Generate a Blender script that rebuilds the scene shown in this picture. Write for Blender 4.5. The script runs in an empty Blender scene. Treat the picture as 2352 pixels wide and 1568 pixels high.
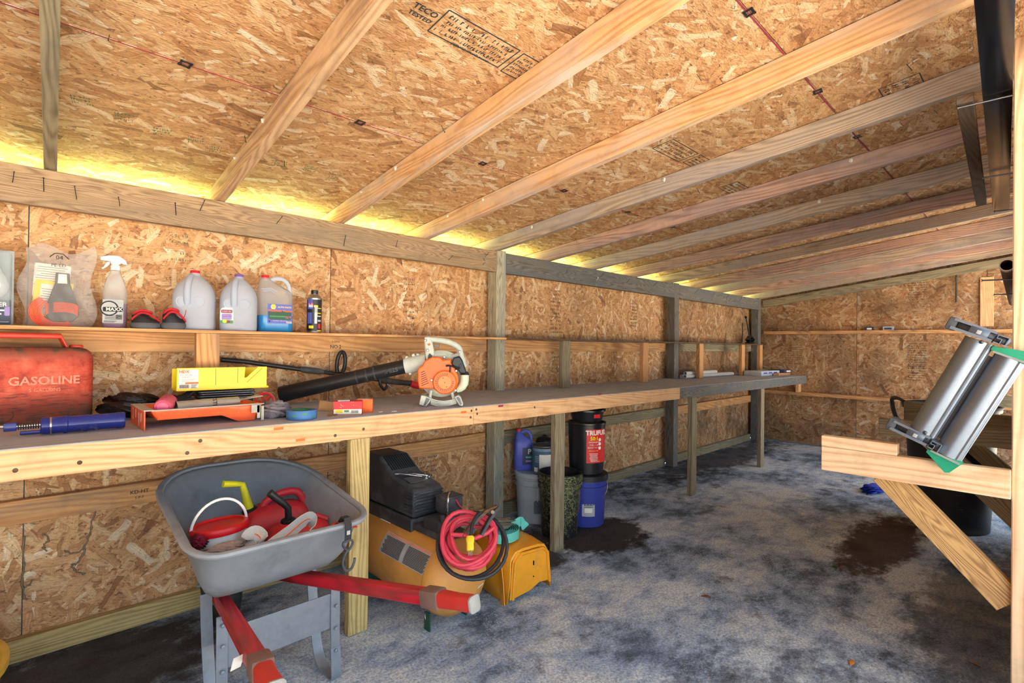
import bpy, bmesh, math, random
from mathutils import Vector as V, Matrix
random.seed(7)
PI = math.pi
SC = bpy.context.scene
COL = SC.collection

# ------------------------------------------------------------------ camera
H = 1.2221
cam = bpy.data.cameras.new('camera'); cam.sensor_width = 36.0; cam.sensor_fit = 'HORIZONTAL'
cam.lens = 36.0 * 1195.8 / 2352.0; cam.clip_start = 0.02; cam.clip_end = 200
co = bpy.data.objects.new('camera', cam); COL.objects.link(co)
yaw, pit, rol = 0.7957, 0.0066, 0.0117
fw = V((math.cos(yaw)*math.cos(pit), math.sin(yaw)*math.cos(pit), math.sin(pit)))
rt = V((math.sin(yaw), -math.cos(yaw), 0)); up = rt.cross(fw)
r2 = rt*math.cos(rol) + up*math.sin(rol); u2 = -rt*math.sin(rol) + up*math.cos(rol)
co.matrix_world = Matrix(((r2.x, u2.x, -fw.x, 0), (r2.y, u2.y, -fw.y, 0), (r2.z, u2.z, -fw.z, H), (0, 0, 0, 1)))
SC.camera = co
SC.cycles.max_bounces = 8; SC.cycles.diffuse_bounces = 4; SC.cycles.glossy_bounces = 3; SC.cycles.transmission_bounces = 5; SC.cycles.transparent_max_bounces = 6
# ------------------------------------------------------------------ light
wd = bpy.data.worlds.new('sky'); SC.world = wd; wd.use_nodes = True
bg = wd.node_tree.nodes['Background']; bg.inputs[0].default_value = (0.68, 0.86, 1.0, 1); bg.inputs[1].default_value = 1.6
sl = bpy.data.lights.new('sun', 'SUN'); sl.energy = 42.0; sl.angle = 0.01; sl.color = (1.0, 0.93, 0.78)
so = bpy.data.objects.new('sun', sl); COL.objects.link(so)
so.rotation_euler = V((0.22, -0.46, -0.88)).to_track_quat('-Z', 'Y').to_euler()
vs = SC.view_settings; vs.view_transform = 'Standard'; vs.look = 'None'; vs.exposure = 0.77; vs.gamma = 1.0; vs.use_curve_mapping = False

# ------------------------------------------------------------------ node helper
def lin(c):
    return tuple(((x/12.92) if x <= .04045 else ((x+.055)/1.055)**2.4) for x in c)
def rgb(r, g, b): return lin((r/255., g/255., b/255.)) + (1.0,)
class G:
    def __init__(s, name, rough=.6, metal=0.0, spec=.4):
        s.m = bpy.data.materials.new(name); s.m.use_nodes = True; s.t = s.m.node_tree
        s.b = s.t.nodes['Principled BSDF']
        s.b.inputs['Roughness'].default_value = rough; s.b.inputs['Metallic'].default_value = metal
        s.b.inputs['Specular IOR Level'].default_value = spec
    def put(s, sock, v):
        if isinstance(v, bpy.types.NodeSocket): s.t.links.new(v, sock)
        elif v is not None:
            try: sock.default_value = v
            except Exception:
                sock.default_value = tuple(v)[:3] if hasattr(v, '__len__') else (v, v, v)
    def n(s, typ, ins=None, out=0, **at):
        nd = s.t.nodes.new('ShaderNode' + typ)
        for k, v in at.items(): setattr(nd, k, v)
        for k, v in (ins or {}).items(): s.put(nd.inputs[k], v)
        return nd.outputs[out]
    def ma(s, op, a, b=None, c=None):
        return s.n('Math', {0: a, 1: b, 2: c}, operation=op)
    def vm(s, op, a, b=None):
        return s.n('VectorMath', {0: a, 1: b}, operation=op)
    def mix(s, f, a, b, bl='MIX'):
        nd = s.t.nodes.new('ShaderNodeMix'); nd.data_type = 'RGBA'; nd.blend_type = bl
        s.put(nd.inputs[0], f); s.put(nd.inputs[6], a); s.put(nd.inputs[7], b); return nd.outputs[2]
    def ramp(s, f, stops, interp='LINEAR'):
        nd = s.t.nodes.new('ShaderNodeValToRGB'); cr = nd.color_ramp; cr.interpolation = interp
        while len(cr.elements) < len(stops): cr.elements.new(.5)
        for e, (p, c) in zip(cr.elements, stops):
            e.position = p; e.color = c if hasattr(c, '__len__') else (c, c, c, 1)
        s.put(nd.inputs[0], f); return nd.outputs[0]
    def co(s, rnd=True, scale=None):
        c = s.n('TexCoord', out=3)
        if rnd:
            r = s.n('ObjectInfo', out=5)
            o = s.n('CombineXYZ', {0: s.ma('MULTIPLY', r, 37.3), 1: s.ma('MULTIPLY', r, 91.7), 2: s.ma('MULTIPLY', r, 13.1)})
            c = s.vm('ADD', c, o)
        if scale: c = s.vm('MULTIPLY', c, scale)
        return c
    def noise(s, v, sc, det=3, ro=.55, dist=0, out=0, **k):
        return s.n('TexNoise', {'Vector': v, 'Scale': sc, 'Detail': det, 'Roughness': ro, 'Distortion': dist}, out=out, **k)
    def col(s, c): s.put(s.b.inputs['Base Color'], c)
    def bump(s, h, st=.3, d=.01):
        s.put(s.b.inputs['Normal'], s.n('Bump', {'Strength': st, 'Distance': d, 'Height': h}))

def osb(name, tone, stain=0.0, spread=1.0, light=1.0):
    g = G(name, .75, 0, .25)
    c = g.co()
    sx = g.n('SeparateXYZ', {0: c})
    c2 = g.n('CombineXYZ', {0: sx, 1: sx.node.outputs[1], 2: 0.0})
    wn = g.noise(c2, 13, 1, .6, out=1, noise_dimensions='2D')
    cw = g.vm('ADD', c2, g.vm('MULTIPLY', g.vm('SUBTRACT', wn, (.5, .5, .5)), (.022, .022, 0)))
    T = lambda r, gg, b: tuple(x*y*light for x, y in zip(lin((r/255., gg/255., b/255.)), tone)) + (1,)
    pal = [(0, T(150, 100, 62)), (.06, T(182, 124, 76)), (.22, T(206, 148, 94)), (.55, T(222, 168, 112)), (.80, T(232, 186, 132)), (.94, T(240, 204, 156)), (1, T(246, 218, 176))]
    base = g.noise(g.vm('MULTIPLY', c2, (26, 60, 1)), 1, 2, .6, noise_dimensions='2D')
    col = g.ramp(base, [(.25, T(158, 104, 64)), (.5, T(210, 152, 98)), (.75, T(230, 182, 126))])
    for i, (sc, L, W) in enumerate([(26, .032, .0055), (19, .042, .0075), (15, .05, .010), (11.5, .058, .012), (9.5, .07, .011), (7.5, .075, .016)]):
        p = g.vm('ADD', cw, (3.7*i+.3, 1.9*i+.7, 0))
        vn = g.t.nodes.new('ShaderNodeTexVoronoi'); vn.voronoi_dimensions = '2D'; vn.feature = 'F1'
        g.put(vn.inputs['Vector'], p); vn.inputs['Scale'].default_value = sc; vn.inputs['Randomness'].default_value = 1.0
        rs = g.n('SeparateColor', {0: vn.outputs['Color']})
        d = g.vm('SUBTRACT', p, vn.outputs['Position'])
        ang = g.ma('MULTIPLY', g.ma('SUBTRACT', rs, .5), PI*spread)
        q = g.n('VectorRotate', {'Vector': d, 'Angle': ang}, rotation_type='Z_AXIS')
        qs = g.n('SeparateXYZ', {0: g.vm('ABSOLUTE', q)})
        m = g.ma('MULTIPLY', g.ma('LESS_THAN', qs, L), g.ma('LESS_THAN', qs.node.outputs[1], W))
        m = g.ma('MULTIPLY', m, g.ma('GREATER_THAN', rs.node.outputs[2], .12))
        edge = g.ma('GREATER_THAN', qs.node.outputs[1], W*.86)
        fc = g.ramp(rs.node.outputs[1], pal)
        gr = g.noise(g.vm('MULTIPLY', q, (12, 190, 1)), 1, 0, .5, noise_dimensions='2D')
        fc = g.mix(.55, fc, g.ramp(gr, [(.3, .68), (.5, 1.0), (.7, 1.2)]), 'MULTIPLY')
        fc = g.mix(g.ma('MULTIPLY', edge, .3), fc, T(110, 66, 38))
        col = g.mix(g.ma('MULTIPLY', m, .86), col, fc)
    fine = g.noise(g.vm('MULTIPLY', c2, (70, 170, 1)), 1, 1, .6, noise_dimensions='2D')
    col = g.mix(.5, col, g.ramp(fine, [(.3, .7), (.5, .98), (.7, 1.15)]), 'MULTIPLY')
    pits = g.noise(g.vm('MULTIPLY', c2, (60, 95, 1)), 1, 1, .5, 1.0, noise_dimensions='2D')
    col = g.mix(g.ramp(pits, [(.68, 0.0), (.74, .7)]), col, T(96, 60, 38))
    if stain:
        st = g.noise(c2, 2.3, 4, .62, noise_dimensions='2D')
        col = g.mix(g.ramp(st, [(.42, 0.0), (.72, stain)]), col, rgb(70, 58, 48))
    g.col(col); g.bump(fine, .4, .004)
    return g.m

def wood(name, light, dark, grey=None, gamt=.5, scale=1.0, knots=1.0, rough=.7, dirt=.15):
    """lumber with the grain along local X"""
    g = G(name, rough, 0, .3)
    c = g.co()
    warp = g.noise(g.vm('MULTIPLY', c, (.55, 5, 5)), 1.4*scale, 2, .5)
    p = g.vm('ADD', g.vm('MULTIPLY', c, (.9, 16, 16)), g.n('CombineXYZ', {1: g.ma('MULTIPLY', warp, 2.6), 2: g.ma('MULTIPLY', warp, 1.6)}))
    rings = g.n('TexWave', {'Vector': p, 'Scale': 1.7*scale, 'Distortion': 1.0, 'Detail': 2, 'Detail Scale': 1.0}, wave_type='BANDS', bands_direction='DIAGONAL')
    rings = g.t.nodes[rings.node.name].outputs[1]
    fib = g.noise(g.vm('MULTIPLY', c, (3, 150, 150)), 1, 3, .6)
    f = g.ma('ADD', g.ma('MULTIPLY', rings, .40), g.ma('MULTIPLY', fib, .60))
    col = g.ramp(f, [(.15, dark), (.45, tuple(a*.35+b*.65 for a, b in zip(dark, light))), (.75, light)])
    if knots:
        vn = g.t.nodes.new('ShaderNodeTexVoronoi'); vn.feature = 'F1'
        g.put(vn.inputs['Vector'], g.vm('MULTIPLY', c, (1, 1.7, 1.7))); vn.inputs['Scale'].default_value = 2.1
        col = g.mix(g.ramp(vn.outputs['Distance'], [(.02, .8*knots), (.045, .35*knots), (.10, 0.0)]), col, tuple(x*.32 for x in dark[:3]) + (1,))
    if grey:
        gn = g.noise(g.vm('MULTIPLY', c, (1.0, 6, 6)), 1.6, 5, .65)
        col = g.mix(g.ramp(gn, [(.62-gamt*.35, 0.0), (.80-gamt*.25, .9)]), col, grey)
    dn = g.noise(c, 9, 5, .7)
    col = g.mix(g.ramp(dn, [(.5, 0.0), (.78, dirt*2)]), col, rgb(62, 48, 38))
    g.col(col); g.bump(f, .25, .003)
    return g.m

def plain(name, c, rough=.5, metal=0.0, dirt=0.0, dcol=None, var=.12, sc=30, bump=0.0, spec=.45, trans=0.0, alpha=1.0, ior=1.45, scratch=None):
    g = G(name, rough, metal, spec)
    co_ = g.co()
    nz = g.noise(co_, sc, 4, .6)
    col = g.mix(1.0, c, g.ramp(nz, [(.3, 1-var), (.7, 1+var*.5)]), 'MULTIPLY')
    if dirt:
        d2 = g.noise(co_, sc*.35, 6, .68)
        k = g.ramp(d2, [(.62-dirt*.35, 0.0), (.82-dirt*.25, min(1, .45+dirt*.6))])
        col = g.mix(k, col, dcol or rgb(88, 78, 68))
        g.put(g.b.inputs['Roughness'], g.ma('ADD', rough, g.ma('MULTIPLY', k, .3)))
    if scratch:
        s2 = g.noise(g.vm('MULTIPLY', co_, (1, 1, 1)), sc*1.7, 3, .7, 1.5)
        col = g.mix(g.ramp(s2, [(.66, 0.0), (.70, .9)]), col, scratch)
    g.col(col)
    if bump: g.bump(nz, bump, .006)
    if trans: g.b.inputs['Transmission Weight'].default_value = trans; g.b.inputs['IOR'].default_value = ior
    if alpha < 1: g.b.inputs['Alpha'].default_value = alpha
    return g.m

# ------------------------------------------------------------------ mesh helper
def rotz(a): return Matrix.Rotation(a, 4, 'Z')
def rotx(a): return Matrix.Rotation(a, 4, 'X')
def roty(a): return Matrix.Rotation(a, 4, 'Y')
def T(x, y, z): return Matrix.Translation((x, y, z))
def frame(o, x, z=(0, 0, 1)):
    """matrix with origin o, local X along x, local Z near z"""
    x = V(x).normalized(); z = V(z); y = z.cross(x)
    if y.length < 1e-6: y = V((0, 1, 0)).cross(x)
    y.normalize(); z = x.cross(y)
    return Matrix(((x.x, y.x, z.x, o[0]), (x.y, y.y, z.y, o[1]), (x.z, y.z, z.z, o[2]), (0, 0, 0, 1)))
_fontcache = {}
class MB:
    def __init__(s, M=None): s.v = []; s.f = []; s.M = M or Matrix()
    def add(s, vs, fs, M=None):
        m = s.M @ M if M is not None else s.M
        o = len(s.v); s.v += [tuple(m @ V(p)) for p in vs]; s.f += [tuple(i+o for i in q) for q in fs]; return s
    def box(s, c, d, M=None, r=0.0, seg=2):
        x, y, z = c; a, b, e = d[0]/2, d[1]/2, d[2]/2
        if r <= 0:
            return s.add([(x+i*a, y+j*b, z+k*e) for i in (-1, 1) for j in (-1, 1) for k in (-1, 1)],
                  [(0, 1, 3, 2), (4, 6, 7, 5), (0, 4, 5, 1), (2, 3, 7, 6), (0, 2, 6, 4), (1, 5, 7, 3)], M)
        bm = bmesh.new(); bmesh.ops.create_cube(bm, size=1)
        for v in bm.verts: v.co = V((v.co.x*d[0]+x, v.co.y*d[1]+y, v.co.z*d[2]+z))
        bmesh.ops.bevel(bm, geom=list(bm.edges), offset=r, segments=seg, profile=.5, affect='EDGES')
        return s.bm(bm, M)
    def bm(s, bm, M=None):
        bm.verts.index_update()
        s.add([tuple(v.co) for v in bm.verts], [tuple(v.index for v in f.verts) for f in bm.faces], M); bm.free(); return s
    def rings(s, R, cap=True, closed=False, M=None):
        n = len(R[0]); vs = [p for r in R for p in r]; fs = []
        m = len(R)
        for i in range(m if closed else m-1):
            a, b = i*n, ((i+1) % m)*n
            for j in range(n): fs.append((a+j, a+(j+1) % n, b+(j+1) % n, b+j))
        if cap and not closed: fs.append(tuple(range(n))[::-1]); fs.append(tuple((m-1)*n+j for j in range(n)))
        return s.add(vs, fs, M)
    def tube(s, pts, r, n=8, closed=False, M=None, flat=1.0, up=(0, 0, 1)):
        pts = [V(p) for p in pts]; m = len(pts); R = []; prev = None
        for i, p in enumerate(pts):
            a = pts[(i-1) % m] if (closed or i) else p; b = pts[(i+1) % m] if (closed or i < m-1) else p
            t = (b-a); t = t.normalized() if t.length > 1e-9 else V((1, 0, 0))
            if prev is None:
                u = V(up); u = u - t*u.dot(t)
                if u.length < 1e-4: u = V((0, 1, 0)); u = u - t*u.dot(t)
            else: u = prev - t*prev.dot(t)
            u.normalize(); w = t.cross(u); prev = u
            rr = r[i] if hasattr(r, '__len__') else r
            R.append([tuple(p + u*math.cos(2*PI*k/n)*rr*flat + w*math.sin(2*PI*k/n)*rr) for k in range(n)])
        return s.rings(R, True, closed, M)
    def cyl(s, a, b, r, n=16, r2=None): return s.tube([a, b], [r, r if r2 is None else r2], n)
    def lathe(s, prof, n=24, M=None, cap=True):
        R = [[(r*math.cos(2*PI*k/n), r*math.sin(2*PI*k/n), z) for k in range(n)] for r, z in prof]
        return s.rings(R, cap, False, M)
    def prism(s, out, h, M=None, z0=0.0):
        n = len(out)
        vs = [(x, y, z0) for x, y in out] + [(x, y, z0+h) for x, y in out]
        fs = [tuple(range(n))[::-1], tuple(range(n, 2*n))] + [(i, (i+1) % n, n+(i+1) % n, n+i) for i in range(n)]
        return s.add(vs, fs, M)
    def strip(s, pts, w, th, up, M=None):
        """flat ribbon through pts, width along up"""
        pts = [V(p) for p in pts]; R = []
        for i, p in enumerate(pts):
            t = (pts[min(i+1, len(pts)-1)] - pts[max(i-1, 0)]).normalized()
            u = V(up[i]) if hasattr(up[0], '__len__') else V(up); u = (u - t*u.dot(t)).normalized(); nn = t.cross(u)
            R.append([tuple(p + u*a*w/2 + nn*b*th/2) for a, b in ((-1, -1), (1, -1), (1, 1), (-1, 1))])
        return s.rings(R, True, False, M)
    def grid(s, fn, nu, nv, M=None, closeu=False):
        vs = [fn(i/(nu if closeu else nu-1), j/(nv-1)) for i in range(nu) for j in range(nv)]
        fs = []
        for i in range(nu if closeu else nu-1):
            for j in range(nv-1):
                a = i*nv+j; b = ((i+1) % nu)*nv+j; fs.append((a, b, b+1, a+1))
        return s.add(vs, fs, M)
    def text(s, txt, size, M=None, align='CENTER', fn=None, ext=0.0, bold=0.0):
        key = (txt, align, ext, bold)
        if key not in _fontcache:
            cu = bpy.data.curves.new('t', 'FONT'); cu.body = txt; cu.align_x = align; cu.align_y = 'CENTER'; cu.resolution_u = 2
            cu.extrude = ext; cu.offset = bold
            ob = bpy.data.objects.new('t', cu); COL.objects.link(ob)
            bpy.context.view_layer.update()
            me = ob.evaluated_get(bpy.context.evaluated_depsgraph_get()).to_mesh()
            _fontcache[key] = ([tuple(v.co) for v in me.vertices], [tuple(p.vertices) for p in me.polygons])
            ob.to_mesh_clear(); bpy.data.objects.remove(ob); bpy.data.curves.remove(cu)
        vs, fs = _fontcache[key]
        vs = [(x*size, y*size, z*size) for x, y, z in vs]
        if fn: vs = [fn(*q) for q in vs]
        return s.add(vs, fs, M)
    def mesh(s, name, mat, smooth=40):
        me = bpy.data.meshes.new(name); me.from_pydata(s.v, [], s.f); me.update()
        bm = bmesh.new(); bm.from_mesh(me); bmesh.ops.recalc_face_normals(bm, faces=list(bm.faces)); bm.to_mesh(me); bm.free()
        me.materials.append(mat)
        if smooth:
            me.polygons.foreach_set('use_smooth', [True]*len(me.polygons)); me.set_sharp_from_angle(angle=math.radians(smooth))
        return me
    def build(s, name, mat, parent=None, smooth=40, bevel=0, seg=2, subsurf=0, label=None, loc=None, solid=0):
        o = bpy.data.objects.new(name, s.mesh(name, mat, smooth)); COL.objects.link(o)
        if parent: o.parent = parent
        if loc is not None: o.matrix_local = loc if isinstance(loc, Matrix) else T(*loc)
        if solid: md = o.modifiers.new('solid', 'SOLIDIFY'); md.thickness = solid; md.offset = 0
        if bevel: md = o.modifiers.new('bevel', 'BEVEL'); md.width = bevel; md.segments = seg; md.limit_method = 'ANGLE'
        if subsurf: md = o.modifiers.new('sub', 'SUBSURF'); md.levels = subsurf; md.render_levels = subsurf
        if label: o['label'] = label
        return o
def tag(o, label, cat=None, group=None, kind=None):
    if label: o['label'] = label
    if cat: o['category'] = cat
    if group: o['group'] = group
    if kind: o['kind'] = kind
    return o
def thing(name, label=None, cat=None, loc=(0, 0, 0), rz=0, group=None, kind=None, M=None):
    o = bpy.data.objects.new(name, None); COL.objects.link(o); o.empty_display_size = .05
    o.matrix_world = M if M is not None else T(*loc) @ rotz(rz)
    return tag(o, label, cat, group, kind)
def board(name, a, b, w, t, mat, parent=None, up=(0, 0, 1), bevel=.002):
    """lumber from a to b: w across local Z (towards up), t across local Y; a and b run along the centre line"""
    a, b = V(a), V(b); L = (b-a).length
    M = frame((a+b)/2, b-a, up)
    m = MB().box((0, 0, 0), (L, t, w))
    o = bpy.data.objects.new(name, m.mesh(name, mat, 0)); COL.objects.link(o)
    if bevel: md = o.modifiers.new('bevel', 'BEVEL'); md.width = bevel; md.segments = 1
    if parent: o.parent = parent; o.matrix_parent_inverse = parent.matrix_world.inverted()
    o.matrix_basis = M
    return o
def arc(c, r, a0, a1, n, ax='xy', z=0):
    pts = []
    for i in range(n+1):
        a = a0+(a1-a0)*i/n; u, w = c[0]+r*math.cos(a), c[1]+r*math.sin(a)
        pts.append({'xy': (u, w, z), 'xz': (u, z, w), 'yz': (z, u, w)}[ax])
    return pts
def rrect(w, h, r, n=4, cx=0, cy=0):
    o = []
    for sx, sy, a in ((1, 1, 0), (-1, 1, PI/2), (-1, -1, PI), (1, -1, 1.5*PI)):
        for i in range(n+1):
            t = a+PI/2*i/n; o.append((cx+sx*(w/2-r)+r*math.cos(t), cy+sy*(h/2-r)+r*math.sin(t)))
    return o
def smoothpath(pts, n=6, closed=False):
    pts = [V(p) for p in pts]; m = len(pts); out = []
    for i in range(m if closed else m-1):
        p0 = pts[(i-1) % m] if (closed or i) else pts[0]; p1 = pts[i]; p2 = pts[(i+1) % m]; p3 = pts[(i+2) % m] if (closed or i+2 < m) else pts[-1]
        for k in range(n):
            t = k/n; out.append(.5*((2*p1)+(-p0+p2)*t+(2*p0-5*p1+4*p2-p3)*t*t+(-p0+3*p1-3*p2+p3)*t**3))
    if not closed: out.append(pts[-1])
    return out
# ------------------------------------------------------------------ surface materials
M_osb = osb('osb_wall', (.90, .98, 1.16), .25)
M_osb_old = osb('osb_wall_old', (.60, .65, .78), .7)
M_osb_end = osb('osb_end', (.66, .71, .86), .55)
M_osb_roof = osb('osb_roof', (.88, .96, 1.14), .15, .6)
M_pine = wood('pine_orange', rgb(232, 190, 144), rgb(202, 144, 96), None, knots=1)
M_girt = wood('pine_girt', rgb(218, 168, 116), rgb(174, 118, 72), rgb(136, 116, 100), .25)
M_header = wood('header_brown', rgb(176, 148, 116), rgb(112, 88, 66), rgb(132, 118, 102), .5, 2.0)
M_grey = wood('grey_wood', rgb(128, 124, 116), rgb(70, 68, 66), rgb(96, 102, 108), .6, 1.6)
M_post = wood('post_grey', rgb(188, 182, 158), rgb(116, 110, 96), rgb(142, 146, 150), .5, 1.8)
M_treat = wood('treated_yellow', rgb(206, 184, 128), rgb(154, 124, 72), None, .4, 1.0, 1)
M_treat_grey = wood('treated_grey', rgb(162, 150, 122), rgb(104, 92, 70), rgb(118, 112, 100), .4, 1.2)
M_raft = [wood('rafter_tan', rgb(216, 180, 142), rgb(164, 122, 88), rgb(150, 120, 108), .35),
          wood('rafter_orange', rgb(226, 182, 134), rgb(178, 126, 82), rgb(204, 188, 178), .5),
          wood('rafter_grey', rgb(188, 168, 150), rgb(126, 108, 96), rgb(156, 150, 152), .5),
          wood('rafter_rose', rgb(194, 160, 144), rgb(128, 96, 84), rgb(152, 136, 140), .45)]
M_bench = wood('bench_dusty', rgb(186, 194, 208), rgb(140, 148, 162), rgb(172, 180, 194), .6, 1.2, .3, .85)
M_white = wood('rack_pine', rgb(236, 204, 168), rgb(206, 158, 118), None, .3, .8, 1)
M_brace = wood('rack_brace', rgb(208, 166, 112), rgb(120, 82, 48), None, .3, 2.0, 1)
M_dark = wood('dark_wood', rgb(112, 84, 60), rgb(64, 44, 32), rgb(92, 88, 84), .5)
M_steel = plain('zinc_steel', rgb(178, 180, 184), .35, 1.0, .2)
M_darksteel = plain('dark_steel', rgb(86, 88, 94), .4, .9, .2)
M_ink = plain('stamp_ink', rgb(52, 56, 58), .9, 0, 0, None, .4, 200)
M_ink_green = plain('stamp_green', rgb(78, 120, 84), .9, 0, 0, None, .4, 200)
M_pink = plain('seam_paint', rgb(160, 44, 78), .8, 0, .6, rgb(110, 68, 58), .3, 60)
M_backing = plain('siding_backing', rgb(150, 156, 160), .6, 0, .2)
M_web = plain('cobweb', rgb(222, 220, 212), .95)

def floor_mat():
    g = G('concrete_floor', .85, 0, .25)
    c = g.co(False)
    big = g.noise(c, 1.5, 6, .62, .2)
    mid = g.noise(g.vm('MULTIPLY', c, (1, 1.5, 1)), 5.5, 8, .74, .12)
    fin = g.noise(c, 95, 5, .78)
    k = g.ma('ADD', g.ma('MULTIPLY', big, .55), g.ma('MULTIPLY', mid, .45))
    col = g.ramp(k, [(.34, rgb(66, 76, 90)), (.42, rgb(118, 138, 162)), (.48, rgb(174, 196, 226)), (.56, rgb(232, 244, 255))])
    col = g.mix(.75, col, g.ramp(fin, [(.36, .35), (.5, .95), (.64, 1.5)]), 'MULTIPLY')
    # pale aggregate showing through
    vn = g.t.nodes.new('ShaderNodeTexVoronoi'); g.put(vn.inputs['Vector'], c); vn.inputs['Scale'].default_value = 85
    sp = g.ma('MULTIPLY', g.ramp(vn.outputs['Distance'], [(.26, 1.0), (.36, 0.0)]), g.ramp(g.noise(c, 2.2, 3, .5), [(.40, 0.0), (.52, 1.0)]))
    sp = g.ma('MULTIPLY', sp, g.ma('GREATER_THAN', g.n('SeparateColor', {0: vn.outputs['Color']}), .45))
    col = g.mix(g.ma('MULTIPLY', sp, .85), col, rgb(222, 222, 222))
    # dark worn marks
    dk = g.noise(g.vm('ADD', c, (5.2, 3.1, 0)), 2.6, 7, .70, .15)
    col = g.mix(g.ramp(dk, [(.57, 0.0), (.67, .75)]), col, rgb(60, 58, 58))
    # dark soil by the buckets, brown stain at right, other darker patches
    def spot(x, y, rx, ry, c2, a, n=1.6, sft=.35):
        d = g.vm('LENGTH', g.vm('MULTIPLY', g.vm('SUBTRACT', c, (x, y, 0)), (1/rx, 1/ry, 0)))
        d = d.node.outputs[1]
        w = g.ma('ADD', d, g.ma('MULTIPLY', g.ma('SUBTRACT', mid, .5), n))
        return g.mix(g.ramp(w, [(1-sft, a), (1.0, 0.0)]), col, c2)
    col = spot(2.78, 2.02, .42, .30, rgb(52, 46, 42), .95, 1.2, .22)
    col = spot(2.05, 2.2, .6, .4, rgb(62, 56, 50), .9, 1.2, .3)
    col = spot(4.0, .72, .85, .22, rgb(74, 52, 34), .9, 1.8)
    col = spot(3.3, .2, 1.3, .28, rgb(60, 52, 46), .6, 1.8)  # painted shade: floor darkened along the rack posts
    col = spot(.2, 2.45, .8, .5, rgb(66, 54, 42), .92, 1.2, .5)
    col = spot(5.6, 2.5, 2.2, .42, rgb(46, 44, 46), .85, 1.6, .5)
    col = spot(1.2, .55, 1.3, .55, rgb(84, 76, 68), .7, 2.2, .5)
    g.col(col)
    h = g.ma('ADD', g.ma('MULTIPLY', fin, .6), g.ma('ADD', mid, g.ma('MULTIPLY', sp, .25)))
    g.bump(h, .9, .02)
    return g.m
M_floor = floor_mat()

# ------------------------------------------------------------------ shell
D, E_, XL = 2.7483, 7.27, -2.37
ZH = 1.8604                       # top of the eave header
RS = .135                         # roof slope
def roofz(y): return 1.958 + RS*(2.62-y)
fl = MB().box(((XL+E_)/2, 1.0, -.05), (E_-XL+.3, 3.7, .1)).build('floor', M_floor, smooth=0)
tag(fl, 'stained bluish grey concrete slab floor with dark worn patches', None, None, 'structure')
def grass_mat():
    g = G('grass_ground', .9, 0, .1); c = g.co(False)
    n_ = g.noise(c, 3, 6, .7)
    g.col(g.ramp(n_, [(.3, rgb(158, 182, 98)), (.5, rgb(192, 210, 132)), (.7, rgb(220, 226, 170))])); return g.m
def drive_mat():
    g = G('gravel_drive', .9, 0, .1); c = g.co(False)
    n_ = g.noise(c, 6, 6, .7)
    g.col(g.ramp(n_, [(.3, rgb(176, 166, 152)), (.7, rgb(214, 206, 194))])); return g.m
gr = MB().box((2, 23.2, -.1), (60, 40.6, .1)).build('lawn', grass_mat(), smooth=0); tag(gr, 'sunlit green lawn outside beyond the shed back wall', None, None, 'structure')
dr = MB().box((2, -14, -.1), (60, 33.8, .1)).build('yard', drive_mat(), smooth=0); tag(dr, 'pale gravel yard in front of the open shed', None, None, 'structure')

panel_cache = {}
def panel(parent, o, ux, uy, w, h, mat, top=None, t=.011):
    """sheet: origin o at its lower left corner on the room face, ux along width, uy along height; top = heights at both ends"""
    ux, uy = V(ux).normalized(), V(uy).normalized(); n = ux.cross(uy)
    M = Matrix(((ux.x, uy.x, n.x, o[0]), (ux.y, uy.y, n.y, o[1]), (ux.z, uy.z, n.z, o[2]), (0, 0, 0, 1)))
    h0, h1 = top or (h, h)
    m = MB().prism([(0, 0), (w, 0), (w, h1), (0, h0)], t, None, -t)
    return m.build('panel', mat, parent, 0, loc=M)
# back wall
wb = thing('wall_back', 'long back wall of OSB sheets with girts and posts', kind='structure')
X0 = .0684
xs = [XL] + [X0+1.22*i for i in range(-1, 6)] + [E_-.012]
for i, (a, b) in enumerate(zip(xs[:-1], xs[1:])):
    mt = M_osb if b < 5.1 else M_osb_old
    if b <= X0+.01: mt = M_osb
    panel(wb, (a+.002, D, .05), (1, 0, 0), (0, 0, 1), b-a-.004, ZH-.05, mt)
MB().box(((XL+E_)/2, D+.025, .93), (E_-XL+.1, .015, 1.84)).build('siding_backing', M_backing, wb, 0)  # unseen backing added so no light leaks through the sheet gaps
for x0, x1, z, mt in [(XL, 2.41, 1.2175, M_girt), (2.51, 4.86, 1.2175, M_girt), (4.97, 7.09, 1.2175, M_treat_grey),
                      (XL, 2.41, .566, M_girt), (2.51, 4.86, .555, M_treat_grey), (4.97, 7.09, .55, M_girt)]:
    board('girt', (x0, D-.019, z), (x1, D-.019, z), .089, .038, mt, wb)
PX = [-.02-2.44+.02, 2.458, 4.92, 7.135]
for x in PX[1:]:
    board('post', (x, 2.6645, -.0), (x, 2.6645, ZH+.012), .089, .089, M_post if x < 3 else M_grey, wb, (0, 1, 0), .004)
PX0 = -2.3
board('post', (PX0, 2.6645, 0), (PX0, 2.6645, ZH), .089, .089, M_post, wb, (0, 1, 0), .004)
hp = [PX0+.045, 2.412, 2.504, 4.875, 4.966, 7.09]
for i in range(3):
    board('header', (hp[2*i], 2.640, ZH-.07), (hp[2*i+1], 2.640, ZH-.07), .14, .038, [M_header, M_grey, M_grey][i], wb)
bs = thing('baseboard_back', 'weathered treated plank along the foot of the back wall', kind='structure')
for a, b in ((XL, 2.41), (2.51, 4.87), (4.97, 7.09)):
    board('plank', (a, D-.02, .042), (b, D-.02, .042), .085, .038, M_treat if a < 0 else M_treat_grey, bs)
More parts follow.
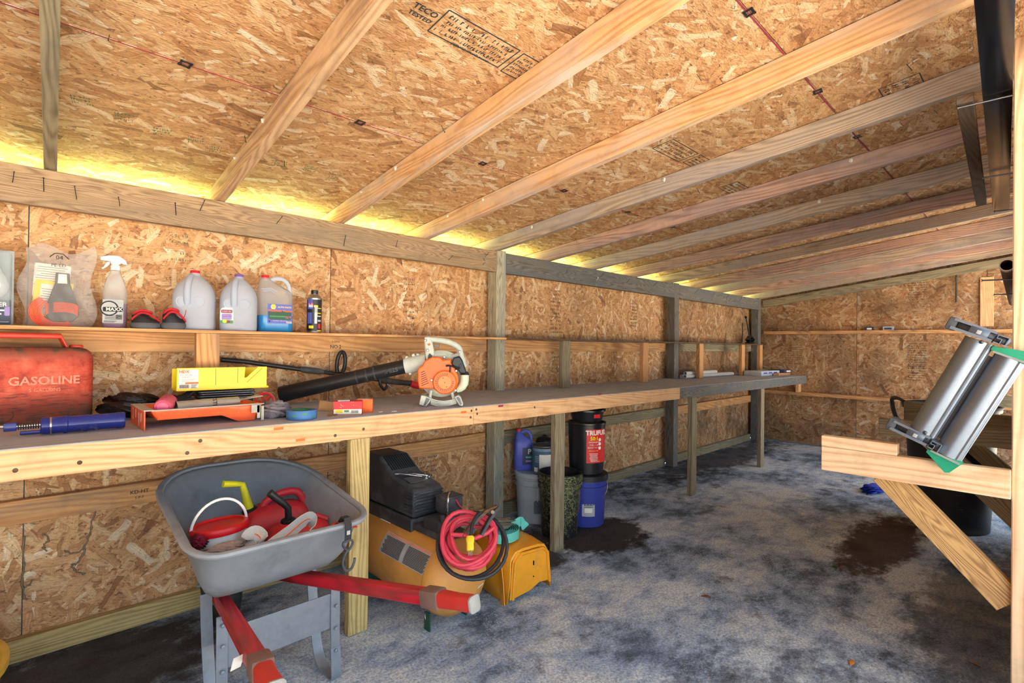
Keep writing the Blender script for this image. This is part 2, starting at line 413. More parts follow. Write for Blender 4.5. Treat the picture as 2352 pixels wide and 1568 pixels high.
# nails in the header
nail_me = MB().cyl((0, 0, 0), (0, -.055, .012), .0017, 6).cyl((0, -.055, .012), (0, -.057, .0124), .0036, 8).mesh('nail', M_darksteel)
def nail(parent, p, rx=0, ry=0, s=1.0, me=None):
    o = bpy.data.objects.new('nail', me or nail_me); COL.objects.link(o); o.parent = parent
    o.location = p; o.rotation_euler = (rx, ry, random.uniform(-.4, .4)); o.scale = (s, s, s); return o
for x, z in [(.02, 1.79), (.105, 1.775), (.20, 1.765), (.335, 1.765), (.53, 1.765), (.62, 1.80), (.95, 1.80), (1.30, 1.74), (1.62, 1.78), (2.0, 1.75), (2.3, 1.8),
             (3.15, 1.78), (3.6, 1.80), (4.0, 1.79), (4.45, 1.8), (5.3, 1.80), (5.7, 1.8), (6.1, 1.8), (6.5, 1.8)]:
    nail(wb, (x, 2.622, z-.0), random.uniform(-.9, -.2), 0, random.uniform(.7, 1.1))
for x, z in ((2.3, 1.83), (5.75, 1.8), (6.1, 1.8), (3.55, 1.80)):
    MB().tube([(x+.012*math.sin(3*a), 2.616-.004*math.cos(a), z-.02*a) for a in [i*.35 for i in range(12)]] , .0025, 5).build('wire_tie', M_steel, wb)
# end wall
wr = thing('wall_right', 'far end wall of OSB sheets with flat ledger boards', kind='structure')
ys = [D-.012, 1.557, .41, -.25]
for a, b in zip(ys[:-1], ys[1:]):
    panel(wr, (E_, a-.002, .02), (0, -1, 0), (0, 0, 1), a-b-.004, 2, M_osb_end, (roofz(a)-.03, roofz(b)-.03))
MB().prism([(-.28, 0), (D+.03, 0), (D+.03, roofz(D)), (-.28, roofz(-.28))], .015, Matrix(((0, 0, 1, E_+.02), (1, 0, 0, 0), (0, 1, 0, 0), (0, 0, 0, 1)))).build('siding_backing', M_backing, wr, 0)
board('ledger', (E_-.045, D-.16, 1.421), (E_-.045, .12, 1.421), .038, .089, M_girt, wr)
board('ledger', (E_-.045, 2.6, .65), (E_-.045, .12, .65), .038, .089, M_girt, wr)
board('top_plate', (E_-.06, 2.60, roofz(2.6)-.16), (E_-.06, .02, roofz(.02)-.16), .089, .038, M_treat_grey, wr)
board('short_board', (E_-.012, .41, 1.98), (E_-.012, .41, 1.47), .024, .105, M_pine, wr, (1, 0, 0))
board('post', (E_-.06, 2.17, .668), (E_-.06, 2.17, .80), .089, .038, M_pine, wr, (1, 0, 0))
# left end
wf = thing('wall_front_added', 'unseen front wall of OSB sheets added behind the rack posts to shade the right side', kind='structure')  # unseen wall, its closed stretch shaped for the light inside
fx = [2.40, 3.62, 4.84]
for a, b in zip(fx[:-1], fx[1:]):
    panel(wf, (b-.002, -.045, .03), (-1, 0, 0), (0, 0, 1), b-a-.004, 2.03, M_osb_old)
MB().box(((fx[0]+fx[-1])/2, -.07, 1.05), (fx[-1]-fx[0], .012, 2.0)).build('siding_backing', M_backing, wf, 0)
wl = thing('wall_left', 'left end wall of OSB sheets outside the frame', kind='structure')
for a, b in ((-.3, .6), (.6, 1.82), (1.82, D-.012)):
    panel(wl, (XL, a+.002, .02), (0, 1, 0), (0, 0, 1), b-a-.004, 2, M_osb, (roofz(a)-.03, roofz(b)-.03))
# roof
cl = thing('ceiling', 'sloping OSB roof deck carried on bare rafters', kind='structure')
YB, YF = 3.0, -.42
sl_u = V((0, -1, RS)).normalized(); kk = math.sqrt(1+RS*RS)
RB = [(-2.12, -2.2), (-1.56, -1.66), (-1.0, -1.1), (-.44, -.55), (.122, .0), (.706, .635), (1.29, 1.255), (1.85, 1.93), (2.42, 2.57), (2.97, 3.18), (3.55, 3.79), (4.18, 4.45), (4.81, 5.05), (5.447, 5.65), (6.02, 6.2), (6.58, 6.72), (7.15, 7.15)]
def rx(k, y): a, b = RB[k+4]; return a+(b-a)*(2.62-y)/2.32
rows = [YB+.02, 1.826, .62, YF]
for r in range(3):
    y0, y1 = rows[r], rows[r+1]
    ymid = (y0+y1)/2; st = [XL-.05] + [rx(k, ymid) for k in ((-1, 3, 7, 11) if r != 1 else (-3, 1, 5, 9))] + [E_+.05]
    for a, b in zip(st[:-1], st[1:]):
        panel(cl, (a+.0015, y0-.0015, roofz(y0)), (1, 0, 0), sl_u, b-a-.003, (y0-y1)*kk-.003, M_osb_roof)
ym = (YB+YF)/2
o = MB().box((0, 0, 0), (E_-XL+.2, (YB-YF+.1)*kk, .012)).build('roof_light_stop', M_backing, cl, 0, loc=T((XL+E_)/2, ym, roofz(ym)+.026) @ rotx(-math.atan(RS)))  # unseen sheet added to stop light leaking through the deck seams
for i, (x, xf) in enumerate(RB):
    k = i-4
    mt = M_treat_grey if k == 0 else {1: M_raft[0], 2: M_raft[1], 3: M_raft[1], 4: M_raft[2]}.get(k, M_raft[3] if k % 2 else M_raft[2])
    hw = .0475
    xa = lambda y: x+(xf-x)*(2.62-y)/2.32
    board('rafter', (xa(YB-.06), YB-.06, roofz(YB-.06)-hw), (xa(YF+.03), YF+.03, roofz(YF+.03)-hw), .089, .038, mt, cl)
board('front_header', (XL, -.06, roofz(-.06)-.165), (E_, -.06, roofz(-.06)-.165), .14, .038, M_header, cl)
# seam clips and chalk-pink sheet edges
clip = MB()
for s in (-1, 1): clip.box((0, s*.011, -.002), (.034, .006, .003)); clip.box((s*.013, 0, -.002), (.005, .03, .003))
clip_me = clip.mesh('seam_clip', M_darksteel, 0)
for r, y in ((1, 1.826), (2, .62)):
    for k in range(-1, 12):
        xa_, xb_ = rx(k, y), rx(k+1, y)
        o = bpy.data.objects.new('seam_clip', clip_me); COL.objects.link(o); o.parent = cl
        o.location = ((xa_+xb_)/2+random.uniform(-.04, .04), y, roofz(y)-.001); o.rotation_euler = (-math.atan(RS), 0, random.uniform(-.2, .2))
        MB().box((0, 0, 0), (xb_-xa_-.042, .005 if r == 2 else .0028, .002)).build('painted_edge', M_pink, cl, 0, loc=T((xa_+xb_)/2, y+.004, roofz(y+.004)-.0005) @ rotx(-math.atan(RS)))
# nail points that come through the deck, and spider fluff
for i in range(70):
    x = random.uniform(-.2, 6.8); y = random.uniform(.3, 2.5)
    nail(cl, (x, y, roofz(y)+.005), PI/2-.3, 0, random.uniform(.4, .7))
fl_me = bmesh.new(); bmesh.ops.create_icosphere(fl_me, subdivisions=2, radius=.011)
for v in fl_me.verts: v.co *= random.uniform(.6, 1.3)
fluff = MB().bm(fl_me).mesh('web_fluff', M_web)
for k, y in ((1, 1.98), (1, 2.33), (2, 2.37), (3, 2.42), (3, 2.12), (4, 2.30), (2, 2.05), (4, 1.4), (6, 1.0), (5, .7)):
    x = rx(k, y)-.022
    o = bpy.data.objects.new('web_fluff', fluff); COL.objects.link(o); o.parent = cl; o.location = (x, y, roofz(y)-.02); o.scale = (.7, .8, random.uniform(.6, 1.5))
# ------------------------------------------------------------------ pixel to point on a known plane
def ray(px, py):
    return fw + r2*((px-1176)/1195.8) - u2*((py-784)/1195.8)
def hX(px, py, X): r = ray(px, py); return V((0, 0, H)) + r*(X/r.x)
def hY(px, py, Y): r = ray(px, py); return V((0, 0, H)) + r*(Y/r.y)
def hZ(px, py, z): r = ray(px, py); return V((0, 0, H)) + r*((z-H)/r.z)
def zb(x): return .9165 - .0038*x          # bench top
# ------------------------------------------------------------------ workbench
bn = thing('workbench', 'long built-in workbench of dusty boards with a pine front rail', 'workbench', (2.3, 2.3, 0))
FY = 2.0094
def bb(name, a, b, w, t, mat, up=(0, 0, 1), bevel=.002): return board(name, a, b, w, t, mat, bn, up, bevel)
jx = [-2.25, hY(1088, 950, FY).x, hY(1562, 890, FY).x, 6.97]
for i in range(3):
    a, b = jx[i]+.001, jx[i+1]-.001
    bb('front_rail', (a, FY+.019, zb(a)-.0465), (b, FY+.019, zb(b)-.0465), .089, .038, M_pine if i < 2 else M_grey)
tx = [-2.25, -.2, 2.24, 4.68, 6.96]
for i in range(4):
    a, b = tx[i]+.001, tx[i+1]-.001
    bb('worktop', (a, (FY+2.702)/2+.001, zb(a)-.006), (b, (FY+2.702)/2+.001, zb(b)-.006), .012, 2.702-FY, M_bench)
for x, mt in ((-1.6, M_treat), (1.086, M_treat), (2.385, M_treat_grey), (4.09, M_treat_grey), (5.585, M_treat_grey)):
    bb('leg', (x, FY+.022, .002), (x, FY+.022, zb(x)-.092), .038, .089, mt, (0, 1, 0), .003)
for x in (-1.6, -.3, 1.0, 2.3, 3.6, 4.9, 6.2):
    bb('joist', (x, FY+.04, zb(x)-.058), (x, 2.60, zb(x)-.058), .089, .038, M_girt)
# ------------------------------------------------------------------ shelf
sh = thing('wall_shelf', 'narrow plank shelf on short uprights above the workbench', 'shelf', (2.3, 2.6, 1.25))
sx_ = [-2.25, -.05, 2.39, 4.83, 6.9]
for i in range(4):
    board('shelf_board', (sx_[i]+.001, (2.488+D)/2, 1.2635), (sx_[i+1]-.001, (2.488+D)/2, 1.2635), .013, D-2.488-.004, [M_girt, M_girt, M_dark, M_dark][i], sh, (0, 0, 1), .001)
for x, mt, w in ((.629, M_girt, .089), (3.015, M_treat_grey, .089), (4.125, M_girt, .089), (5.21, M_girt, .089), (6.29, M_girt, .089), (6.85, M_girt, .089), (-1.2, M_girt, .089)):
    board('upright', (x, 2.511, zb(x)+.001), (x, 2.511, 1.2565), .038, w, mt, sh, (0, 1, 0))
# ------------------------------------------------------------------ cantilever rack along the open side
def bracket(x, yend, ztop, label, near=False, block=None):
    t = thing('rack_bracket', label, 'bracket', (x, 0, 0), 0, 'wooden cantilever brackets of the lumber rack')
    W = M_white if near else M_treat_grey
    board('post', (x+.045, .0235, .002), (x+.045, .0235, roofz(.0235)-.11), .089, .089, M_white if near else M_dark, t, (0, 1, 0), .003)
    board('arm', (x, .069, ztop-.0445), (x, yend, ztop-.0445), .089, .038, W, t)
    z0 = ztop-.08; d = .34
    board('brace', (x+.04, yend*.68, z0+.005), (x+.04, .069, z0-.345), .089, .038, M_brace if near else M_treat_grey, t, (0, 0, 1))
    if block: board('block', (x, block, ztop+.021), (x, yend, ztop+.021), .040, .040, W, t)
    return t
bracket(2.25, .590, .851, 'pale pine cantilever rack bracket nearest the camera, with a knot in its arm', True, .355)
bracket(3.30, .602, .862, 'second cantilever rack bracket, grey arm just behind the aluminium rollers')
bracket(4.15, .625, .848, 'third cantilever rack bracket, arm reaching in front of the black barrel', False, .30)
bracket(5.60, .68, .868, 'farthest cantilever rack bracket, short dark arm beyond the black barrel')
# ------------------------------------------------------------------ common object materials
K = lambda n, r, g, b, **k: plain(n, rgb(r, g, b), **k)
M_milk = K('milky_plastic', 222, 232, 250, rough=.36, trans=.55, var=.05, ior=1.15)
M_clearjug = K('clear_plastic', 232, 238, 246, rough=.3, trans=.8, var=.03, ior=1.12)
M_redcap = K('red_cap', 206, 34, 44, rough=.4)
M_purple = K('purple_cap', 118, 84, 170, rough=.4)
M_blueliq = K('blue_fluid', 40, 128, 196, rough=.2, var=.05)
M_whitep = K('white_plastic', 232, 232, 232, rough=.4, var=.06)
M_paper = K('paper_white', 236, 234, 228, rough=.8, var=.05)
M_black = K('black_plastic', 30, 32, 36, rough=.42, dirt=.15, dcol=rgb(80, 78, 76), var=.2)
M_blackd = K('black_dusty', 50, 53, 60, rough=.58, dirt=.4, dcol=rgb(112, 112, 114), var=.2, sc=18)
M_blackgloss = K('black_gloss', 16, 17, 22, rough=.18, var=.15)
M_rubber = K('grey_rubber', 84, 86, 92, rough=.75)
M_red = K('red_fabric', 196, 36, 50, rough=.8, sc=120)
M_navy = K('label_navy', 52, 62, 92, rough=.5)
M_lblue = K('label_blue', 84, 96, 190, rough=.45)
M_lred = K('label_red', 214, 34, 36, rough=.45)
M_lyel = K('label_yellow', 244, 216, 40, rough=.5)
M_lor = K('label_orange', 246, 110, 36, rough=.5)
M_lgreen = K('label_green', 58, 140, 76, rough=.5)
M_ldkgreen = K('label_dark_green', 36, 78, 60, rough=.5)
M_lpink = K('label_pink', 236, 110, 150, rough=.5)
M_lpurple = K('label_purple', 150, 130, 196, rough=.5)
M_lgrey = K('label_grey', 176, 180, 184, rough=.5)
M_ltext = K('print_black', 28, 28, 32, rough=.6)
M_maroon = K('print_maroon', 140, 26, 60, rough=.5)
M_card = K('cardboard', 196, 160, 116, rough=.85, var=.15)
def bagmat(name, c, a):
    g = G(name, .12, 0, .6); g.b.inputs['Base Color'].default_value = c
    g.b.inputs['Alpha'].default_value = a
    g.bump(g.noise(g.co(), 40, 3, .6), .5, .01); return g.m
M_bag = bagmat('clear_bag', rgb(200, 198, 196), .24)
M_blister = bagmat('clear_blister', rgb(190, 204, 212), .30)

def label(parent, name, M, w, h, mat, items=(), r=.003, th=.0006):
    """flat label in its own XY plane (Z out); items = (kind, ...) printed on it as sub-parts"""
    lb = MB().prism(rrect(w, h, min(r, w/3, h/3), 3), th).build(name, mat, parent, 0, loc=M)
    th0 = th
    for k, it in enumerate(items):
        th = th0+.00022*k
        if it[0] == 't':
            _, s, size, x, y, mt = it[:6]
            MB().text(s, size, T(x, y, th+.0004), bold=it[6] if len(it) > 6 else 0).build('lettering', mt, lb, 0)
        elif it[0] == 'r':
            _, x, y, a, b, mt = it
            MB().prism(rrect(a, b, min(a, b)*.2, 2), .0002, T(x, y, th)).build('printed_shape', mt, lb, 0)
        elif it[0] == 'c':
            _, x, y, rr, mt, n = it
            MB().prism([(x+rr*math.cos(2*PI*i/n), y+rr*math.sin(2*PI*i/n)) for i in range(n)], .0002, T(0, 0, th)).build('printed_shape', mt, lb, 0)
        elif it[0] == 'l':
            _, x, y, a, n, dy, mt = it
            m = MB()
            for i in range(n): m.box((x-a*.04*((i*7) % 5), y-i*dy, th+.0002), (a*(1-.08*((i*7) % 5)), dy*.42, .0003))
            m.build('fine_print', mt, lb, 0)
        elif it[0] == 'b':
            _, x, y, a, b, mt = it
            m = MB(); xx = -a/2; i = 0
            while xx < a/2:
                ww = (.0006, .0014, .0009)[i % 3]*a/.03; m.box((x+xx, y, th+.0002), (ww, b, .0003)); xx += ww+.0011*a/.03; i += 1
            m.build('bar_code', mt, lb, 0)
    return lb
# faces: a label standing upright, facing -Y (towards the room)
FRONT = Matrix(((1, 0, 0, 0), (0, 0, -1, 0), (0, 1, 0, 0), (0, 0, 0, 1)))
def sq(w, d, r, z, n=4): return [(x, y, z) for x, y in rrect(w, d, min(r, w/2.001, d/2.001), n)]

SZ = 1.2705
def on_shelf(px0, px1, y=2.6): return (hY(px0, 750, y).x + hY(px1, 750, y).x)/2
# --- gallon jugs
def milk_jug(x, y, rz, lab, capmat, w=.150, lid='cap'):
    t = thing('milk_jug', lab, 'jug', (x, y, SZ), rz, 'plastic gallon jugs on the shelf')
    prof = [(.90, .0, .03), (.985, .006, .035), (1.0, .02, .04), (1.0, .135, .04), (.985, .15, .045), (.93, .175, .05), (.80, .198, .05), (.60, .218, .05), (.40, .232, .04), (.27, .238, .03), (.26, .250, .03)]
    MB().rings([sq(w*s, w*s, r, z) for s, z, r in prof]).build('body', M_milk, t, 60)
    # moulded handle on the front corner, with the dished panels beside it
    h = MB().tube(smoothpath([(-.012, -.022, .234), (-.016, -.058, .212), (-.018, -.079, .172), (-.018, -.080, .13), (-.018, -.072, .112)], 5), .0135, 10)
    h.build('handle', M_milk, t)
    for s in (-1, 1):
        m = MB().lathe([(.001, .003), (.012, .0026), (.018, .001), (.020, 0), (.0225, .0012), (.025, 0)], 18, T(s*.030-.006, -w/2+.0005, .120) @ rotx(PI/2), cap=False)
        m.build('dished_panel', M_milk, t)
    MB().lathe([(.019, 0), (.0195, .002), (.0195, .016), (.018, .018)], 20, T(0, 0, .244)).build('cap', capmat, t)
    m = MB()
    for i in range(5): m.box((.02+i*.008, -w/2-.0005, .018), (.003, .002, .016))
    m.build('base_ribs', M_milk, t)
    return t
j1 = milk_jug(on_shelf(397, 497), 2.615, -.35, 'empty milky gallon jug with a red cap, leftmost of the jugs', M_redcap, .158)
j2 = milk_jug(on_shelf(500, 590)+.003, 2.60, -.3, 'empty milky gallon jug with a purple cap and a sweet tea label', M_purple, .152)
label(j2, 'tea_label', T(-.046, -.0768, .068) @ FRONT, .052, .07, M_paper,
      [('r', 0, -.028, .05, .014, M_lgreen), ('r', 0, .018, .044, .014, M_maroon), ('t', 'TURKEY HILL', .0066, 0, .018, M_paper), ('r', 0, -.006, .04, .028, M_lpurple),
       ('t', 'Sweet Tea', .0082, 0, -.004, M_maroon), ('c', -.008, -.026, .008, M_lyel, 14), ('c', .008, -.028, .006, M_maroon, 12)], .02)
def washer_jug(x, y, rz):
    t = thing('washer_fluid_jug', 'half-full clear jug of blue windshield washer fluid with a red cap', 'jug', (x, y, SZ), rz, 'plastic gallon jugs on the shelf')
    w, d = .152, .10
    sec = lambda s, z, dx=0, r=.028: [(a+dx, b, z) for a, b in rrect(w*s, d*max(s, .4), min(r, w*s/2.01, d*max(s, .4)/2.01), 4)]
    MB().rings([sec(.94, 0), sec(1, .006), sec(1, .172), sec(.985, .185), sec(.90, .20, -.006), sec(.66, .222, -.022), sec(.42, .240, -.036), sec(.30, .250, -.042), sec(.28, .258, -.044)]).build('body', M_clearjug, t, 60)
    MB().rings([sec(.945, -.0002), sec(1.005, .006), sec(1.005, .078)]).build('fluid', M_blueliq, t)
    MB().tube(smoothpath([(-.022, 0, .243), (.0, 0, .257), (.034, 0, .256), (.058, 0, .236), (.066, 0, .205), (.067, 0, .185)], 5), .0105, 10).build('handle', M_milk, t)
    MB().lathe([(.0175, 0), (.018, .002), (.018, .014), (.0165, .016)], 20, T(-.044, 0, .254)).build('cap', M_redcap, t)
    m = MB()
    for i in range(3): m.tube([(-.07+i*.004, -.052, .200-i*.006), (-.03, -.0515, .207-i*.006), (.0, -.0505, .192-i*.008)], .0018, 5)
    m.build('ribs', M_milk, t)
    label(t, 'fluid_label', T(.012, -d/2-.0008, .086) @ FRONT, .110, .092, M_lblue,
          [('r', 0, -.006, .104, .044, M_ldkgreen), ('r', -.01, -.012, .07, .006, M_lgreen), ('c', -.03, .033, .013, M_lyel, 6), ('t', 'NAPA', .0095, -.03, .033, M_lblue), ('t', 'AUTO PARTS', .0105, .020, .032, M_lyel, .02),
           ('t', 'Windshield Washer', .0135, 0, .0145, M_lor, .02), ('t', '32°F', .014, .037, -.016, M_lpink), ('t', 'CAUTION: 1 GAL (3.78 L)', .0058, 0, -.033, M_paper),
           ('r', .04, -.039, .024, .009, M_paper), ('b', .04, -.039, .021, .007, M_ltext), ('c', -.047, -.036, .004, M_ltext, 10)])
    return t
washer_jug(on_shelf(590, 672)-.003, 2.60, -.12)
# --- black can of fuel treatment
t = thing('additive_can', 'small black and blue metal can with a black screw cap beside the washer jug', 'can', (on_shelf(703, 743)-.004, 2.60, SZ), -.3)
MB().lathe([(.034, 0), (.0365, .003), (.0365, .006), (.0355, .008), (.0355, .172), (.0365, .175), (.0355, .178), (.026, .192), (.0165, .197), (.0165, .200)], 28).build('body', M_steel, t)
cylf = lambda R, a0: (lambda x, y, z: ((R+z)*math.sin(x/R+a0), -(R+z)*math.cos(x/R+a0), y))
def wrap(R, a0, zc, w, h, mat, name, parent, n=14, off=.0004):
    return MB().grid(lambda u, v: ((R+off)*math.sin(a0+(u-.5)*w/R), -(R+off)*math.cos(a0+(u-.5)*w/R), zc+(v-.5)*h), n, 2).build(name, mat, parent, 60)
def wraptext(s, size, R, a0, zc, mat, parent, off=.001, bold=0, align='CENTER'):
    f = cylf(R+off, a0); return MB().text(s, size, None, align, lambda x, y, z: f(x, y+zc, z), 0, bold).build('lettering', mat, parent, 0)
lb = wrap(.0355, 0, .09, .2230, .158, K('can_print', 34, 36, 44, rough=.4), 'printed_wrap', t, 30)
for a0, zc, w, h, mt in ((-.75, .145, .03, .05, M_lblue), (-.62, .14, .022, .022, M_paper), (-.62, .147, .02, .01, M_lred), (-.8, .075, .026, .055, M_lblue), (-.55, .03, .024, .014, M_lyel), (.12, .11, .014, .05, M_lgrey),
                         (.1, .075, .012, .055, M_paper), (.62, .10, .02, .005, M_lyel), (.62, .085, .022, .004, M_paper), (.65, .062, .02, .009, M_lgrey), (.62, .035, .014, .024, M_lred), (.1, .135, .02, .01, M_lyel), (.65, .125, .022, .004, M_lyel), (.62, .012, .024, .006, M_lyel)):
    wrap(.0355, a0, zc, w, h, mt, 'printed_shape', lb, 5, .0009)
MB().lathe([(.0165, 0), (.0172, .002), (.0172, .018), (.0155, .02)], 20, T(0, 0, .198)).build('cap', M_black, t)
# --- spray bottle
t = thing('spray_bottle', 'clear trigger spray bottle with pink fluid, white nozzle and silver label', 'spray bottle', (on_shelf(235, 292)+.0, 2.61, SZ), -.25)
pr = [(.92, 0), (1, .006), (1, .135), (.97, .15), (.86, .172), (.70, .195), (.52, .212), (.42, .222), (.40, .232)]
MB().rings([sq(.078*s, .056*s, .02*s, z) for s, z in pr]).build('body', M_clearjug, t, 60)
MB().rings([sq(.078*s, .056*s, .02, z) for s, z in ((.925, -.0002), (1.006, .006), (1.006, .098))]).build('fluid', K('pink_fluid', 146, 120, 150, rough=.2, var=.05), t)
MB().lathe([(.0165, 0), (.0165, .018), (.013, .022)], 16, T(0, 0, .232)).build('collar', M_whitep, t)
MB().prism([(-.047, .268), (-.047, .282), (-.02, .290), (.012, .290), (.034, .274), (.040, .256), (.026, .256), (.02, .262), (.012, .254), (-.012, .254), (-.016, .266)], .024, Matrix(((1, 0, 0, 0), (0, 0, -1, .012), (0, 1, 0, 0), (0, 0, 0, 1)))).build('nozzle_head', M_whitep, t, 30, .003)
MB().prism([(-.018, .266), (-.028, .262), (-.036, .245), (-.044, .236), (-.040, .234), (-.028, .243), (-.018, .256)], .014, Matrix(((1, 0, 0, 0), (0, 0, -1, .007), (0, 1, 0, 0), (0, 0, 0, 1)))).build('trigger', M_whitep, t, 30, .001)
label(t, 'bottle_label', T(-.002, -.0286, .066) @ FRONT, .066, .094, M_lgrey,
      [('c', -.012, .012, .03, M_ltext, 22), ('c', -.012, .012, .025, M_lgrey, 22), ('r', 0, .008, .064, .018, M_ltext), ('t', 'MAXX', .0185, .004, .008, M_paper, .02), ('l', .0, -.018, .05, 3, .006, M_rubber), ('b', .02, -.022, .02, .02, M_ltext), ('l', -.008, -.038, .04, 2, .004, M_ltext)])
# --- pair of slip-on shoes
def shoe(M, lab):
    t = thing('slip_on_shoe', lab, 'shoe', M=M, group='pair of shoes on the shelf')
    def sec(s, z, a): return [(s*x*a, .046*a*y, z) for x, y in [(math.cos(2*PI*i/18), math.sin(2*PI*i/18)) for i in range(18)]]
    MB().rings([sec(.070, 0, .93), sec(.072, .006, 1), sec(.072, .018, 1), sec(.069, .022, .95)]).build('sole', M_rubber, t)
    R = []
    for i in range(11):
        u = i/10; x = -.062+.128*u; hh = .020+.034*math.sin(PI*min(1, u*1.15+.12))*(1-.35*u); ww = .036*math.sqrt(max(.05, 1-(2*u-1)**2*.9))
        R.append([(x, ww*math.cos(a), .019+max(0, hh*math.sin(a))) for a in [2*PI*k/14 for k in range(14)]])
    MB().rings(R).build('upper', M_black, t)
    MB().tube(smoothpath([(-.058, -.018, .036), (-.02, -.031, .060), (.02, -.030, .056), (.055, -.018, .038), (.066, 0, .03)], 5), .009, 8, flat=.5).build('red_trim', M_red, t)
    MB().tube(smoothpath([(-.05, -.006, .058), (-.02, -.012, .071), (.012, -.010, .068), (.03, .008, .063), (0, .016, .068), (-.05, .01, .06)], 4, True), .0055, 6, True).build('collar', M_red, t)
    MB().tube([(.056, -.01, .04), (.066, -.01, .056), (.07, -.01, .07)], .005, 6, flat=.4).build('pull_tab', M_red, t)
    return t
shoe(T(.412, 2.535, SZ+.001) @ rotz(-.25) @ Matrix.Diagonal((.72, .85, 1.0, 1)), 'black and red slip-on shoe next to the spray bottle, sole edge forward')
shoe(T(.506, 2.52, SZ+.001) @ rotz(-.1) @ Matrix.Diagonal((.62, .70, 1.15, 1)), 'black and red slip-on shoe next to the red-capped jug')
# --- bag with trimmer head and line
t = thing('parts_bag', 'clear plastic bag holding a black trimmer part, orange line and manuals', 'bag', (.152, 2.63, SZ), -.12)
def bagf(s):
    def f(u, v):
        x = (u-.5)*(.185+.02*math.sin(v*3+1)+.03*v); z = .003+v*(.295+.02*math.sin(u*7)+.02*(u-.5))
        b = s*(.050*math.sin(PI*min(1, u*1.0))**.6*(1-v)**.8+.004)
        return (x+.012*math.sin(v*9), b*(1+.25*math.sin(u*17+v*13))+.004*math.sin(u*23)*math.cos(v*19), z)
    return f
MB().grid(bagf(-1), 26, 22).grid(bagf(.55), 26, 14).build('bag_film', M_bag, t, 60)
pg = MB().box((0, 0, 0), (.105, .001, .125)).build('manual', M_paper, t, 0, loc=T(-.020, .008, .175) @ roty(.05)); m = MB()
for i in range(12): m.box((-.004*(i % 3), -.0009, .05-i*.0085), (.085-.006*(i % 4), .0005, .0016))
m.build('fine_print', M_rubber, pg, 0)
pg = MB().box((0, 0, 0), (.11, .001, .135)).build('manual', M_lyel, t, 0, loc=T(-.018, .002, .105) @ roty(.1)); MB().box((.006, -.0009, -.004), (.086, .0005, .115)).build('page', M_paper, pg, 0)
m = MB()
for i in range(9): m.box((.0, -.0015, .035-i*.009), (.07-.006*(i % 3), .0005, .0018))
m.build('fine_print', M_rubber, pg, 0)
MB().prism([(-.048, .045), (-.044, .085), (-.022, .165), (-.02, .205), (.02, .205), (.022, .165), (.046, .085), (.05, .045), (.03, .02), (-.03, .02)], .012, Matrix(((1, 0, 0, .012), (0, 0, -1, -.006), (0, 1, 0, 0), (0, 0, 0, 1)))).build('trimmer_part', M_blackd, t, 30, .003)
MB().prism([(-.014, 0), (.014, 0), (.012, .035), (-.012, .035)], .002, Matrix(((1, 0, 0, .012), (0, 0, -1, -.0185), (0, 1, 0, .165), (0, 0, 0, 1)))).build('hang_slot', M_paper, t, 0)
M_oline = K('orange_line', 232, 84, 56, rough=.45)
m = MB()
for i in range(9): m.tube([(.012+.046*math.cos(a), -.022-.006*math.sin(a*2), .078-i*.0042+.014*math.sin(a)) for a in [PI*k/10 for k in range(11)]], .0018, 5)
for i in range(9):
    r_ = .043+.0035*i; m.tube([(.005+1.2*r_*math.cos(a), -.030-.001*i, .056+r_*math.sin(a)*.95) for a in [PI*.72+PI*.95*k/14 for k in range(15)]], .0019, 5)
m.build('orange_line', M_oline, t)
MB().text('04', .022, T(.002, -.0175, .262) @ FRONT).text('PE-LD', .017, T(.0, -.0175, .232) @ FRONT).build('lettering', M_ltext, t, 0)
MB().tube([(-.026, -.0175, .262), (-.012, -.0175, .277), (.012, -.0175, .277), (.03, -.0175, .258)], .0016, 5).build('printed_arrow', M_ltext, t)
# --- bulb blister pack
t = thing('bulb_pack', 'clear blister pack with a light bulb and dark blue printed card', 'package', (-.072, 2.63, SZ), -.05)
MB().box((0, .018, .138), (.20, .004, .27)).build('backing_card', K('card_grey', 168, 178, 184, rough=.5), t, 0)
MB().box((0, -.02, .165), (.19, .07, .2), r=.01).build('blister', M_blister, t)
MB().lathe([(.001, -.062), (.026, -.056), (.042, -.036), (.046, -.012), (.040, .014), (.026, .040), (.018, .058), (.0175, .085), (.010, .094), (.001, .096)], 22, T(.045, -.018, .155)).build('bulb', K('bulb_glass', 196, 206, 212, rough=.2), t)
label(t, 'print_card', T(0, -.0215, .048) @ FRONT, .19, .088, M_navy, [('t', 'COOLER', .022, .042, .026, M_paper, .02), ('l', .04, .006, .09, 3, .013, M_paper), ('r', .085, .004, .014, .034, M_lpurple), ('l', .03, -.035, .12, 1, .006, M_lgrey)])
# ------------------------------------------------------------------ things on the workbench
def crumple(name, mat, parent, c, d, amp=.25, seed=1, sub=3, flatz=None, freq=1.0):
    """crumpled lump: displaced icosphere of half-sizes d around c"""
    rnd = random.Random(seed); ph = [(rnd.uniform(3, 9)*freq, rnd.uniform(3, 9)*freq, rnd.uniform(3, 9)*freq, rnd.uniform(0, 6)) for _ in range(7)]
    bm = bmesh.new(); bmesh.ops.create_icosphere(bm, subdivisions=sub, radius=1)
    for v in bm.verts:
        p = v.co.copy(); s = 1+amp*sum(math.sin(a*p.x+b*p.y+e*p.z+f) for a, b, e, f in ph)/3.2
        q = V((p.x*d[0]*s, p.y*d[1]*s, p.z*d[2]*s))
        if flatz is not None and q.z < flatz: q.z = flatz
        v.co = q+V(c)
    return MB().bm(bm).build(name, mat, parent, 180)
